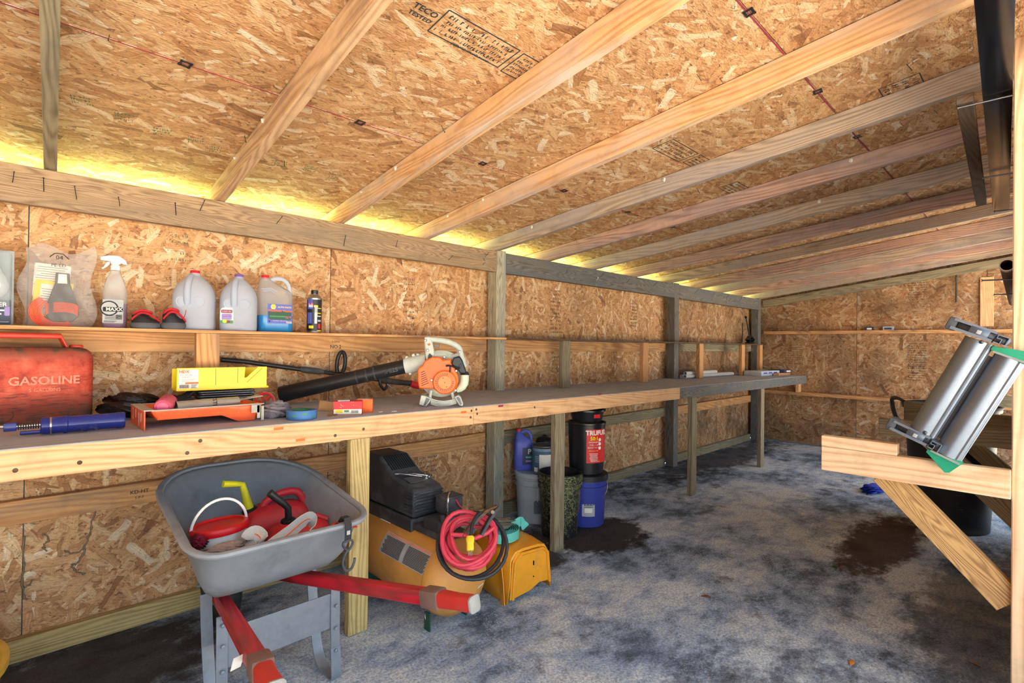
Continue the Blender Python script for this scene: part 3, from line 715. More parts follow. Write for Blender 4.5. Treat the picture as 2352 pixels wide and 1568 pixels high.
# --- big red gasoline can
def gas_mat():
    g = G('dusty_red_can', .6, 0, .3); c = g.co()
    n_ = g.noise(c, 14, 6, .7); st = g.noise(g.vm('MULTIPLY', c, (18, 18, 130)), 1, 2, .6)
    zz = g.n('SeparateXYZ', {0: g.n('TexCoord', out=3)}).node.outputs[2]
    col = g.ramp(n_, [(.32, rgb(150, 48, 36)), (.5, rgb(206, 84, 62)), (.68, rgb(230, 116, 92))])
    col = g.mix(g.ma('MULTIPLY', g.ramp(st, [(.52, 0.0), (.62, .7)]), g.ramp(zz, [(.10, 1.0), (.20, .15)])), col, rgb(96, 40, 32))
    k = g.ma('ADD', g.ramp(zz, [(.0, .95), (.13, 0.0)]), g.ramp(zz, [(.215, 0.0), (.27, .8)]))
    col = g.mix(g.ma('MINIMUM', g.ma('MULTIPLY', k, g.ramp(n_, [(.3, .35), (.6, 1.4)])), 1.0), col, rgb(84, 62, 48))
    g.col(col); g.bump(n_, .3, .004); return g.m
M_gas = gas_mat(); M_gasred = K('red_enamel', 222, 70, 54, rough=.45, dirt=.12, dcol=rgb(120, 90, 70))
GM = T(.258, 2.545, zb(.1)+.001) @ rotz(.13) @ T(-.19, .068, 0)
t = thing('gasoline_can', 'big dusty red five gallon gasoline can with embossed lettering', 'gas can', M=GM)
def gsec(z, w, d=.125, r=.03): return sq(w, d, r, z, 5)
MB().rings([gsec(0, .36), gsec(.006, .375), gsec(.03, .38), gsec(.235, .38), gsec(.258, .366), gsec(.27, .34, .11), gsec(.276, .30, .10)]).build('body', M_gas, t, 50)
MB().rings([[(x, y, z) for y, z in rrect(.07, .018, .008, 3, 0, .318)] for x in (-.10, .10)] if False else [[(-.12+.01, y, z-.03) for y, z in rrect(.05, .02, .008, 3, 0, .29)], [(-.095, y, z) for y, z in rrect(.06, .02, .008, 3, 0, .318)], [(.095, y, z) for y, z in rrect(.06, .02, .008, 3, 0, .318)], [(.12, y, z) for y, z in rrect(.05, .02, .008, 3, 0, .262)]]).build('handle', M_gasred, t, 50)
MB().lathe([(.022, 0), (.022, .02), (.018, .024)], 18, T(.145, 0, .262)).build('vent_cap', M_gasred, t)
MB().text('GASOLINE', .042, T(.045, -.0627, .155) @ FRONT, ext=.06, bold=.02).text('5 GALLONS', .017, T(.045, -.0627, .122) @ FRONT, ext=.06).build('embossed_lettering', K('worn_red', 232, 140, 118, rough=.5, dirt=.15), t, 0)
m = MB()
for i in range(8): m.box((.045-.01*(i % 3), -.063, .10-i*.0085), (.19-.012*(i % 3), .0016, .0022))
m.tube(arc((-.06, .04), .022, 0, 2*PI, 20, 'xz', -.0635)[:-1], .0018, 6, True)
m.build('embossed_print', M_gas, t, 0)
# --- grease gun
p0, p1 = hZ(25, 1003, .945), hZ(303, 972, .950)
t = thing('grease_gun', 'blue grease gun lying along the front of the bench', 'grease gun', M=frame((p1.x, 2.235, zb(.3)+.031), (-1, .03, -.004)))
M_gun = K('gun_blue', 34, 48, 132, rough=.25, dirt=.08, dcol=rgb(120, 120, 130)); M_chrome = K('bright_steel', 210, 212, 216, rough=.2, metal=1.0)
ax = Matrix(((0, 0, 1, 0), (0, 1, 0, 0), (-1, 0, 0, 0), (0, 0, 0, 1)))
MB().lathe([(.0, .0), (.026, .0), (.0275, .003), (.0275, .022), (.0262, .025), (.0262, .098), (.0282, .101), (.0282, .108), (.0262, .111), (.0262, .150), (.029, .153), (.029, .160), (.0265, .163), (.0265, .215), (.024, .217)], 28, ax).build('barrel', M_gun, t)
MB().lathe([(.0262, .0), (.0275, .001), (.0262, .006)], 28, ax @ T(0, 0, .19), cap=False).build('band', M_chrome, t)
MB().cyl((.215, 0, .004), (.275, 0, .004), .0055, 10).build('rod', M_chrome, t)
m = MB()
for i in range(9): m.tube(arc((0, .004), .010, 0, 2*PI, 14, 'yz', .222+i*.0058)[:-1], .0016, 5, True)
m.build('spring', M_darksteel, t)
MB().box((.287, 0, .004), (.03, .022, .026), r=.003).build('head', M_gun, t)
MB().box((.23, .0, -.018), (.07, .014, .012), r=.003).build('bracket', M_gun, t)
MB().cyl((.30, 0, .006), (.48, .01, .012), .005, 10).build('outlet_tube', M_chrome, t)
# --- orange paint tray
M_otray = K('orange_tray', 240, 104, 62, rough=.4, scratch=rgb(176, 170, 166), sc=26)
M_ogrey = K('dried_paint', 178, 176, 168, rough=.7, var=.2)
t = thing('paint_tray', 'orange plastic paint tray splashed with grey paint, left end on a folded foot', 'paint tray', (.37, 2.14, zb(.5)+.001))
LX, WY, RZ = .365, .245, .066
def trf(o):
    """trough surface: x along the tray, o = outward offset"""
    def f(u, v):
        x = LX*v
        flo = .030 if v < .62 else .030-.028*min(1, (v-.62)/.16)
        s = u*2-1; side = max(0, (abs(s)-.80)/.20); yy = WY/2+s*(WY/2-.004+o)
        e = max(0, (.06-v)/.06)+max(0, (v-.94)/.06)
        k = min(1, max(side, e)); z = flo-o+(RZ-flo+o)*k
        return (x, yy, z)
    return f
m = MB(); m.grid(trf(0), 31, 34)
m.build('trough', M_otray, t, 35, solid=.003)
for y in (0, WY): MB().box((LX/2, y, RZ), (LX+.004, .012, .004), r=.0015).build('rim', M_ogrey, t)
MB().prism([(-.004, 0), (.25, 0), (.25, .066), (-.004, .066)], .004, Matrix(((0, 0, 1, -.022), (1, 0, 0, 0), (0, 1, 0, .0), (0, 0, 0, 1))) @ roty(0)).build('end_foot', M_otray, t, 0, .001)
MB().box((-.008, .123, .0672), (.03, .254, .004)).build('end_rim', M_ogrey, t, 0)
m = MB()
for y, z, a in ((.05, .04, .03), (.09, .03, .045), (.15, .045, .03), (.2, .04, .04)): MB().box((-.0225, y, z), (.0012, .008, a)).build('paint_drip', M_ogrey, t, 0)
for a_, b_ in (((LX-.018, -.005, .036), (.012, .0012, .05)), ((LX-.004, -.005, .03), (.010, .0012, .055)), ((LX-.03, -.005, .048), (.03, .0012, .03))): MB().box(a_, b_).build('paint_drip', M_ogrey, t, 0)
# roller sleeve, plastic sleeve in the tray
M_fuzz = K('pink_nap', 214, 92, 118, rough=.95, sc=160, bump=.8, dirt=.25, dcol=rgb(130, 100, 92))
t = thing('roller_sleeve', 'fuzzy pink paint roller sleeve standing in the tray corner', 'paint roller', M=frame((.425, 2.215, zb(.4)+.078), (-.35, -.85, -.12)))
MB().lathe([(.017, -.045), (.026, -.045), (.029, -.04), (.029, .04), (.026, .045), (.017, .045)], 24, roty(PI/2), cap=False).build('nap', M_fuzz, t)
MB().lathe([(.0165, -.046), (.0172, -.046), (.0172, .046), (.0165, .046)], 20, roty(PI/2)).build('core', M_lpink, t)
t = thing('clear_sleeve', 'dirty clear plastic sleeve printed in black, lying in the paint tray', 'packaging', M=frame((.56, 2.21, zb(.5)+.070), (1, .03, .05)))
MB().grid(lambda u, v: ((v-.5)*.21, .026*math.cos(2*PI*u)*(1+.1*math.sin(v*9)), .023*math.sin(2*PI*u)*(1-.25*v)), 20, 12, closeu=True).build('film', K('murky_film', 158, 150, 138, rough=.3, dirt=.3, dcol=rgb(120, 104, 84)), t, 60)
MB().text('STE', .021, T(.015, -.0275, .006) @ FRONT @ rotz(-PI/2), bold=.01).build('lettering', M_ltext, t, 0)
t = thing('putty_knife', 'paint-crusted putty knife across the right end of the tray', 'putty knife', M=frame((.715, 2.26, zb(.7)+.078), (1, .1, .16)))
MB().prism([(-.10, -.012), (.0, -.012), (.05, -.03), (.05, .03), (.0, .012), (-.10, .012)], .004).build('blade', M_ogrey, t, 0, .001)
MB().box((-.09, 0, .003), (.09, .022, .014), r=.004).build('handle', K('knife_handle', 150, 152, 156, rough=.5), t)
# --- black bag, gloves, box and sheets behind the tray
t = crumple('rubbish_bag', K('black_film', 24, 24, 28, rough=.22, var=.3, sc=60, bump=.9), None, (.372, 2.54, zb(.3)+.044), (.085, .085, .052), .26, 4, 4, -.043, 1.2); tag(t, 'crumpled black plastic bag heaped between the gas can and paint tray', 'bag')
M_glove = K('glove_black', 44, 44, 48, rough=.7, dirt=.2, dcol=rgb(150, 140, 136), sc=50)
def glove(M, lab, mt):
    t = thing('work_glove', lab, 'glove', M=M, group='work gloves heaped on the bench')
    MB().grid(lambda u, v: ((v-.5)*.13, (u-.5)*(.085-.02*v), .02*math.sin(PI*u)+.028*v*v), 10, 10).build('palm', M_glove, t, 60, solid=.012)
    for i in range(4):
        y = -.028+.019*i; MB().tube(smoothpath([(.05, y, .030), (.085, y*1.05, .046), (.11, y*1.1, .038), (.125, y*1.1, .020)], 4), [.009]*12+[.006], 8).build('finger', M_glove, t)
    MB().tube(smoothpath([(-.02, -.04, .012), (.02, -.058, .014), (.05, -.06, .008)], 4), .009, 8).build('thumb', M_glove, t)
    MB().grid(lambda u, v: (-.045+(v-.5)*.025, (u-.5)*.088, .0205+.02*math.sin(PI*u)), 10, 4).build('cuff_band', mt, t, 60, solid=.004)
    return t
glove(T(.512, 2.435, zb(.4)+.062) @ rotz(.15) @ roty(-.2) @ Matrix.Diagonal((.75, .8, .7, 1)), 'black work glove with a pink cuff, uppermost by the yellow mitre box', M_lpink)
glove(T(.555, 2.62, zb(.4)+.012) @ rotz(1.5), 'dark work glove lying flat under the pink-cuffed one', M_red)
t = thing('parts_case', 'black plastic case with a white and green sticker under the mitre box', 'case', (.69, 2.44, zb(.7)+.001))
MB().box((0, 0, .034), (.185, .088, .066), r=.004).build('body', M_black, t)
label(t, 'sticker', T(.025, -.0446, .038) @ FRONT, .08, .045, M_paper, [('t', 'GREEN', .014, 0, .010, M_lgreen, .03), ('t', 'SAFE', .014, 0, -.008, M_lgreen, .03)])
for i in range(4):
    M_ = T(.685-.006*(i % 2), 2.440+.003*(i % 3), zb(.7)+.0695+.0092*i) @ rotz(.012*(i-1.5))
    t = thing('sanding_pack', ['lowest','second lowest','second highest','topmost'][i]+' thin black sanding pack in the stack under the yellow mitre box', 'package', M=M_, group='stack of black sanding packs')
    MB().box((0, 0, .003), (.215, .088, .006), r=.001).build('pack', M_blackd, t)
    MB().box((0, -.0442, .003), (.20, .001, .0012)).build('sheet_edge', M_lgrey, t)
# --- yellow mitre box
M_ymit = K('yellow_plastic', 240, 218, 20, rough=.32, var=.05)
t = thing('mitre_box', 'bright yellow plastic mitre box with saw slots and a white sticker', 'mitre box', (.668, 2.437, zb(.7)+.109), -.03)
MB().box((0, 0, .004), (.345, .10, .008), r=.001).build('base', M_ymit, t)
def wallpts(): return [(-.1725, .006), (.165, .006), (.165, .092), (.128, .092), (.082, .047), (.075, .047), (.078, .092), (-.1725, .092)]
MB().prism(wallpts(), .008, Matrix(((1, 0, 0, 0), (0, 0, -1, -.042), (0, 1, 0, 0), (0, 0, 0, 1)))).build('front_wall', M_ymit, t, 0, .001)
MB().prism([(-.1725, .006), (.1725, .006), (.1725, .086), (.10, .086), (.10, .05), (.085, .05), (.085, .086), (-.1725, .086)], .008, Matrix(((1, 0, 0, 0), (0, 0, -1, .050), (0, 1, 0, 0), (0, 0, 0, 1)))).build('back_wall', M_ymit, t, 0, .001)
M_slot = K('slot_edge', 150, 136, 24, rough=.6)
MB().box((-.035, -.0503, .055), (.0018, .002, .07)).build('saw_slot', M_slot, t, 0); MB().box((.048, -.0503, .058), (.0018, .002, .065)).build('saw_slot', M_slot, t, 0); MB().box((.115, -.0503, .056), (.0018, .002, .085), T(.115, 0, .056) @ roty(.8) @ T(-.115, 0, -.056)).build('saw_slot', M_slot, t, 0)
label(t, 'sticker', T(-.132, -.0503, .048) @ FRONT, .07, .076, M_paper, [('t', 'HDX', .016, -.015, .029, M_lor, .04), ('t', '12 in. Mitre Box', .0066, -.008, .016, M_ltext), ('t', 'Caja de ingletes', .0056, -.009, .008, M_rubber), ('l', 0, -.001, .05, 3, .004, M_lgrey), ('r', .012, -.0165, .046, .007, M_lor), ('b', -.014, -.029, .032, .014, M_ltext), ('l', .02, -.024, .022, 4, .004, M_rubber)])
# --- red spoked ring, rag, tape, boxes
t = thing('spoked_ring', 'red plastic spoked ring leaning on the end of the paint tray', 'plastic ring', M=frame((.815, 2.36, zb(.8)+.047), (.75, -.6, .2), (0, .3, 1)))
M_redp = K('red_plastic', 222, 44, 52, rough=.4)
MB().tube(arc((0, 0), .040, 0, 2*PI, 28, 'xz')[:-1], .0055, 8, True).build('ring', M_redp, t)
for a in (0.3, 0.3+PI/3, .3+2*PI/3): MB().box((0, 0, 0), (.078, .006, .008), roty(a)).build('spoke', M_redp, t, 0)
MB().tube(arc((0, 0), .044, -1.2, 1.6, 14, 'xz'), .003, 6).build('film_edge', M_clearjug, t)
rg = crumple('shop_rag', K('grey_cloth', 142, 134, 142, rough=.95, sc=220, bump=.6), None, (.800, 2.215, zb(.8)+.026), (.055, .055, .034), .34, 11, 4, -.0255, 1.5); tag(rg, 'crumpled grey cloth rag between the paint tray and blue tape', 'rag')
t = thing('tape_roll', 'roll of blue painter tape with green print lying flat on the bench', 'tape roll', (.872, 2.105, zb(.87)+.001), .3)
MB().lathe([(.040, 0), (.0575, 0), (.058, .001), (.058, .035), (.0575, .036), (.040, .036)], 36, cap=False).build('tape', K('tape_blue', 66, 116, 180, rough=.55), t)
MB().lathe([(.0375, .0005), (.040, .0005), (.040, .0355), (.0375, .0355), (.0375, .0005)], 30, cap=False).build('core', M_lgreen, t)
for i in range(9): wrap(.058, i*.7+.2, .018+.006*((i % 3)-1), .02, .006, M_lgreen, 'printed_shape', t, 4, .0004)
M_rbox = K('red_print', 216, 44, 54, rough=.5, scratch=rgb(236, 226, 216), sc=40)
t = thing('fastener_box', 'torn red and white cardboard fastener box on the bench', 'box', (1.085, 2.125, zb(1.1)+.001), -.55)
MB().box((0, 0, .028), (.118, .05, .056)).build('carton', M_rbox, t, 0)
label(t, 'white_panel', T(0, -.0253, .012) @ FRONT, .116, .021, M_paper, [('r', -.035, .002, .03, .014, M_lyel), ('b', .03, 0, .03, .013, M_ltext), ('r', -.005, .003, .02, .008, M_lgreen)])
MB().box((-.02, .004, .0585), (.05, .035, .004), rotz(.2)).build('torn_flap', M_lgrey, t, 0)
t = thing('orange_carton', 'small orange cardboard carton behind the torn red box', 'box', (1.175, 2.145, zb(1.15)+.001), -.6)
MB().box((0, 0, .029), (.07, .042, .058)).build('carton', M_lor, t, 0); MB().box((-.004, -.004, .0585), (.05, .03, .001)).build('window', M_lgrey, t, 0)
t = tag(MB().grid(lambda u, v: ((u-.5)*.105, .012*math.sin(u*4), v*.05+.002*math.sin(u*9)), 12, 4).build('cardboard_scrap', M_card, None, 60, loc=T(1.06, 2.25, zb(1.06)+.005) @ rotz(-.65) @ rotx(-.55), solid=.003), 'torn flap of brown cardboard standing behind the red box', 'cardboard')
tag(MB().prism([(-.03, -.008), (.02, -.012), (.03, .006), (-.01, .014)], .004).build('leaf_scrap', K('dry_brown', 150, 100, 64, rough=.9), None, 0, loc=T(1.005, 2.115, zb(1)+.001) @ rotz(.2)), 'brown dry scrap lying left of the red fastener box', 'scrap')
for x, y, a in ((1.215, 2.075, .2), (1.275, 2.06, -.2)):
    tag(MB().cyl((-.012, 0, .002), (.012, 0, .002), .0018, 6).build('white_peg', M_whitep, None, loc=T(x, y, zb(x)+.001) @ rotz(a)), 'tiny white peg on the bench, '+('nearer the orange carton' if x < 1.25 else 'nearer the leaf blower'), 'peg', 'white pegs on the bench')
# --- string trimmer against the wall
t = thing('string_trimmer', 'black string trimmer shaft with a loop handle propped along the wall behind the blower', 'string trimmer', (1.2, 2.64, zb(1.2)))
W2L = T(-1.2, -2.64, -zb(1.2))
def L(px, py, y): return W2L @ hY(px, py, y)
MB().tube([L(508, 826, 2.69), L(560, 830, 2.69), L(690, 848, 2.67)], .0115, 12).build('shaft', M_black, t)
MB().tube([L(688, 847, 2.67), L(700, 849, 2.67), L(735, 853, 2.66), L(742, 854, 2.66)], [.013, .017, .016, .012], 12).build('coupling', M_blackd, t)
MB().tube([L(742, 854, 2.66), L(775, 859, 2.65), L(872, 872, 2.63)], .0115, 12).build('lower_shaft', M_black, t)
ctr = L(782, 860, 2.645)
MB().tube([ctr+V((.012*math.sin(a)*1.3-.004+.006*(1-math.cos(a)), -.016*math.sin(a), .061-.061*math.cos(a))) for a in [2*PI*k/22 for k in range(22)]], .0105, 10, True).build('loop_handle', M_black, t)
MB().tube([L(868, 868, 2.63), L(880, 872, 2.63), L(900, 876, 2.62), L(942, 880, 2.62)], [.014, .022, .0165, .016], 12).build('rear_grip', M_blackd, t)
MB().tube(smoothpath([L(872, 872, 2.62), L(874, 884, 2.62), L(882, 894, 2.62), L(888, 888, 2.62), L(890, 880, 2.62)], 4), .0085, 8).build('trigger_guard', M_black, t)
MB().tube(smoothpath([L(889, 882, 2.615), L(897, 888, 2.61), L(910, 897, 2.605)], 4), .0035, 6).build('lever', M_steel, t)
MB().tube([L(942, 880, 2.62), L(955, 884, 2.62), L(962, 888, 2.62)], [.019, .022, .016], 12).build('clamp', M_redp, t)
# --- leaf blower
BM_ = T(1.61, 2.16, zb(1.61)+.004) @ rotz(-.694)
t = thing('leaf_blower', 'orange and grey petrol leaf blower with a long black tube', 'leaf blower', M=BM_)
S_ = .0002987
def q(cx, cy): return ((cx-657)*S_, (1404-cy)*S_)
def pris(name, pts, y0, y1, mat, bev=.003, parent=None):
    return MB().prism([q(*p) for p in pts], y1-y0, Matrix(((1, 0, 0, 0), (0, 0, -1, y1), (0, 1, 0, 0), (0, 0, 0, 1)))).build(name, mat, parent or t, 30, bev)
M_bgrey = K('blower_grey', 196, 204, 196, rough=.5, dirt=.14, dcol=rgb(120, 128, 110)); M_bor = K('blower_orange', 246, 106, 24, rough=.35, dirt=.06, dcol=rgb(190, 120, 80)); M_borl = K('blower_orange_pale', 244, 148, 84, rough=.45)
def disc(name, cx, cy, r, y0, y1, mat, parent=None, n=32, ch=.004):
    x, z = q(cx, cy); r *= S_
    return MB().lathe([(r-ch, 0), (r, ch), (r, y1-y0-ch), (r-ch, y1-y0)], n, T(x, y0, z) @ rotx(-PI/2)).build(name, mat, parent or t)
disc('fan_housing', 660, 880, 400, -.02, .085, M_bgrey, ch=.02)
pris('engine_cover', [(395, 655), (520, 585), (655, 590), (705, 640), (835, 615), (832, 690), (900, 780), (955, 900), (962, 1000), (925, 1110), (850, 1180), (740, 1212), (640, 1190), (550, 1120), (310, 1115), (285, 1000), (280, 800), (300, 765), (360, 735)], -.085, -.015, M_bor, .006)
sd = disc('starter_cover', 735, 1005, 200, -.103, -.08, M_bor, ch=.006)
disc('starter_hub', 735, 1005, 112, -.108, -.10, M_borl, sd, 28, .002)
m = MB(); x0, z0 = q(735, 1005)
for rr in (.0375, .0435):
    for k in range(26):
        a = 2*PI*k/26+.1
        if .2 < a < 1.1: continue
        m.box((0, 0, 0), (.0046, .001, .0026), T(x0+rr*math.cos(a), -.1035, z0+rr*math.sin(a)) @ roty(-a-PI/2))
m.build('vent_hole', M_ltext, sd, 0)
disc('screw', 708, 932, 9, -.1095, -.107, M_darksteel, sd, 8, .0005); disc('screw', 737, 1007, 9, -.1095, -.107, M_darksteel, sd, 8, .0005); disc('screw', 767, 1077, 9, -.1095, -.107, M_darksteel, sd, 8, .0005)
for k in range(7):
    x1, z1 = q(372+k*6.5, 838+k*34); MB().box((0, 0, 0), ((70+k*10)*S_, .002, 9*S_), T(x1, -.0858, z1) @ roty(-.42)).build('cooling_slot', M_ltext, t, 0)
for cx, cy in ((400, 318), (438, 482), (975, 500), (720, 590), (520, 972), (922, 815), (915, 1137)): disc('screw', cx, cy, 20, -.06 if cy < 620 else -.092, -.028, M_steel, None, 14, .002)
disc('stop_button', 455, 383, 19, -.036, -.028, M_lor, None, 14, .002)
pris('handle_front', [(365, 262), (420, 245), (480, 262), (520, 400), (545, 560), (530, 600), (400, 660), (385, 520)], -.030, .014, M_bgrey, .006)
def hp_(pts, y=-.008): return [(q(*p)[0], y, q(*p)[1]) for p in pts]
MB().tube(smoothpath(hp_([(400, 290), (520, 298), (690, 318), (850, 365), (955, 435), (985, 530), (1020, 640), (1050, 760)]), 5), .0155, 12, up=(0, 1, 0), flat=1.3).build('handle_grip', M_bgrey, t)
MB().tube(smoothpath(hp_([(530, 560), (620, 600), (760, 610), (900, 570), (985, 550)]), 5), .011, 10).build('handle_bridge', M_bgrey, t)
pris('throttle_trigger', [(525, 385), (620, 378), (615, 440), (590, 435), (560, 412), (525, 415)], -.018, .0, M_darksteel, .001)
pris('side_window', [(465, 530), (510, 570), (500, 610), (435, 630), (440, 570)], -.032, -.029, M_black, .0005)
pris('air_filter', [(870, 600), (975, 575), (1020, 640), (1085, 820), (1078, 858), (990, 862), (945, 790), (838, 705)], -.085, -.02, M_black, .005)
pris('filter_clip', [(960, 720), (1030, 680), (1040, 720), (970, 760)], -.089, -.084, M_blackd, .001)
MB().tube(hp_([(750, 735), (790, 727), (850, 735), (920, 760), (985, 770)], -.098), .0045, 8).build('pull_handle', M_black, t)
MB().tube(hp_([(825, 745), (820, 850)], -.098), .0042, 8).build('starter_cord_guide', M_black, t)
M_tank = K('fuel_tank', 208, 220, 196, rough=.4, dirt=.12, dcol=rgb(190, 190, 110))
MB().tube([( *[(q(c, d))[0]], -.05, q(c, d)[1]) for c, d in ((1060, 885), (1062, 960), (1052, 1030), (1020, 1090), (975, 1130), (930, 1150))], [.0215, .0225, .0225, .021, .017, .012], 16).build('fuel_tank', M_tank, t)
x1, z1 = q(1064, 888); MB().lathe([(.023, 0), (.0235, .004), (.019, .007), (.017, .014), (.012, .017)], 18, T(x1, -.05, z1)).build('fuel_cap', M_black, t)
pris('foot', [(345, 1222), (425, 1238), (512, 1278), (492, 1332), (432, 1412), (385, 1404), (312, 1380)], -.085, -.03, M_bgrey, .004)
pris('foot', [(890, 1252), (960, 1222), (1002, 1262), (1046, 1372), (1032, 1404), (982, 1395)], -.085, -.03, M_bgrey, .004)
pris('foot_recess', [(432, 1262), (492, 1284), (472, 1330), (420, 1392), (388, 1395)], -.0865, -.084, M_darksteel, 0); pris('foot_recess', [(925, 1262), (962, 1245), (990, 1275), (1026, 1370), (1000, 1388)], -.0865, -.084, M_darksteel, 0)
for k in range(4):
    MB().tube(smoothpath(hp_([(500, 1290+k*27), (600, 1322+k*27), (720, 1334+k*24), (830, 1318+k*24), (930, 1285+k*25)], -.06), 4), .0035, 6).build('grille_bar', M_bgrey, t)
for a, b in (((505, 1150), (480, 1290)), ((850, 1190), (880, 1290))): MB().tube(hp_([a, b], -.05), .008, 8).build('strut', M_bgrey, t)
MB().tube([(q(400, 690)[0], .0, q(400, 690)[1]), (q(300, 702)[0], .0, q(300, 702)[1]), (q(40, 752)[0], .0, q(40, 752)[1])], [.045, .044, .041], 22).build('outlet_duct', M_bgrey, t)
for cx, cy in ((70, 610), (185, 570), (258, 565), (135, 880)): disc('lug', cx, cy, 28, -.014, .014, M_bgrey, None, 12, .003)
ta, tb = V((-.178, 0, .194)), V((-.794, .0, .0465))
td = (tb-ta).normalized()
MB().tube([ta, ta+td*.02, ta+td*.3, tb], [.038, .036, .0355, .040], 26).build('blower_tube', M_black, t)
for s in (.155, .195, .245): MB().tube([ta+td*s, ta+td*(s+.008)], .0368, 26).build('tube_rib', M_blackd, t)
TM = frame(ta+td*.065+V((0, -.0345, -.006)), td*-1, (0, -1, 0))
MB().text('STIHL', .030, frame(ta+td*.075+V((0, -.0362, -.004)), td, (0, -1, 0)), ext=.04, bold=.02).build('embossed_lettering', M_blackd, t, 0)
# ------------------------------------------------------------------ things on the floor
def rr4(w, h, radii, n=5):
    o = []
    for (sx, sy, a), r in zip(((1, 1, 0), (-1, 1, PI/2), (-1, -1, PI), (1, -1, 1.5*PI)), radii):
        for i in range(n+1):
            tt = a+PI/2*i/n; o.append((sx*(w/2-r)+r*math.cos(tt), sy*(h/2-r)+r*math.sin(tt)))
    return o
# --- wheelbarrow (front wheel towards the wall)
M_tray = K('grey_poly', 138, 144, 152, rough=.5, dirt=.22, dcol=rgb(92, 90, 90), var=.12, sc=14)
M_wred = wood('red_painted_wood', rgb(196, 36, 52), rgb(150, 24, 36), rgb(122, 72, 66), .35, 1, .4, .5, .2)
M_wleg = K('grey_steel', 132, 140, 152, rough=.4, metal=.3, dirt=.12)
M_grip = K('red_rubber', 196, 48, 42, rough=.55, dirt=.2, dcol=rgb(110, 84, 70)); M_gripend = K('grip_end', 150, 150, 148, rough=.6, dirt=.2)
WX, WY0, WY1, WZ0, WZ1 = .688, 1.70, 2.445, .588, .702
t = thing('wheelbarrow', 'grey poly wheelbarrow with red wooden handles parked under the bench', 'wheelbarrow', (WX, 2.0, 0))
def wout(wr, wf, y0, y1, z0, z1, radii):
    o = []
    for x, y in rr4(1, 1, radii, 6):
        v = y+.5; o.append((x*2*(wr+(wf-wr)*v), y0+(y1-y0)*v-2.0, z0+(z1-z0)*v))
    return o
RR = (.36, .36, .15, .15)
R = [wout(.288, .276, WY0, WY1, WZ0, WZ1, RR), wout(.270, .255, WY0+.02, WY1-.03, WZ0-.01, WZ1-.012, RR), wout(.245, .20, WY0+.07, WY1-.14, WZ0-.12, WZ1-.20, RR), wout(.225, .16, WY0+.105, WY1-.23, .435, .36, RR), wout(.20, .13, WY0+.125, WY1-.27, .412, .325, RR), wout(.12, .07, WY0+.2, WY1-.34, .405, .325, RR)]
MB().rings(R[::-1], False).add(R[-1], [tuple(range(len(R[-1])))]).build('tray', M_tray, t, 60, solid=.005)
MB().tube(R[0], .0125, 8, True, flat=.8).build('rim', M_tray, t)
def hz_(x, y): return .50-(y-1.16)*.19
for xa, xb in ((.422, .632), (.945, .742)):
    def hp2(y): f = (y-1.16)/1.32; return V((xa+(xb-xa)*f-WX, y-2.0, hz_(0, y)-.012))
    board('handle', T(WX, 2.0, 0) @ hp2(1.27), T(WX, 2.0, 0) @ hp2(2.46), .042, .040, M_wred, t, (0, 0, 1), .004)
    d = (hp2(1.10)-hp2(1.30)).normalized()
    bo = MB().box((0, 0, 0), (.075, .052, .054), r=.008).build('handle_collar', K('dusty_collar', 118, 92, 84, rough=.7), t, loc=frame(hp2(1.27), d))
    MB().rings([[(x, y, z) for y, z in rrect(a, a*1.05, .012, 3)] for x, a in ((-.03, .044), (.02, .043), (.07, .04), (.12, .042), (.13, .038))]).build('grip', M_grip, t, 60, loc=frame(hp2(1.24), d))
    MB().rings([[(x, y, z) for y, z in rrect(a, a*1.05, .012, 3)] for x, a in ((.130, .044), (.136, .044), (.139, .034))]).build('grip_end', M_gripend, t, 60, loc=frame(hp2(1.24), d))
    s = 1 if xa > .6 else -1
    lx = (.878 if s > 0 else .505)-WX
    zt_ = .362
    bo = board('leg_strut', T(WX, 2, 0) @ V((lx, 1.795-2, .075)), T(WX, 2, 0) @ V((lx, 1.80-2, zt_)), .034, .006, M_wleg, t, (1, 0, 0), .001)
    for z in (.11, .19, .27, .335): MB().lathe([(.007, 0), (.006, .003), (.002, .004)], 10, T(lx, 1.79-2.003, z) @ rotx(PI/2)).build('rivet', M_wleg, t)
    MB().strip(smoothpath([(lx-.004*s, -.0, .36), (lx-.004*s, -.015, .26), (lx-.004*s, -.06, .08), (lx-.004*s, -.11, .018), (lx, -.17, .006), (lx, -.212, .012), (lx, -.212, .06), (lx, -.206, .12)], 5), .036, .006, (1, 0, 0)).build('leg', M_wleg, t, 60)
MB().box((0, -.196, .252), (.40, .003, .125)).build('cross_panel', M_wleg, t, 0, loc=T(.0035, 0, 0))
MB().lathe([(.06, -.03), (.13, -.034), (.165, -.04), (.182, -.03), (.19, 0), (.182, .03), (.165, .04), (.13, .034), (.06, .03)], 32, T(0, .49, .191) @ roty(PI/2)).build('tyre', M_black, t)
MB().lathe([(.02, -.05), (.1, -.03), (.12, -.02), (.12, .02), (.1, .03), (.02, .05)], 24, T(0, .49, .191) @ roty(PI/2)).build('wheel_hub', M_gripend, t)
MB().cyl((-.09, .49, .191), (.09, .49, .191), .008, 10).build('axle', M_wleg, t)
for z, y in ((.60, .35), (.52, .33)): pass
tag(MB().box((0, 0, 0), (.026, .003, .04), r=.001).build('tape_scrap', M_paper, None, loc=T(.428, 1.40, .425) @ rotz(.2) @ rotx(.4)), 'torn white sticker hanging off the left barrow handle', 'sticker')
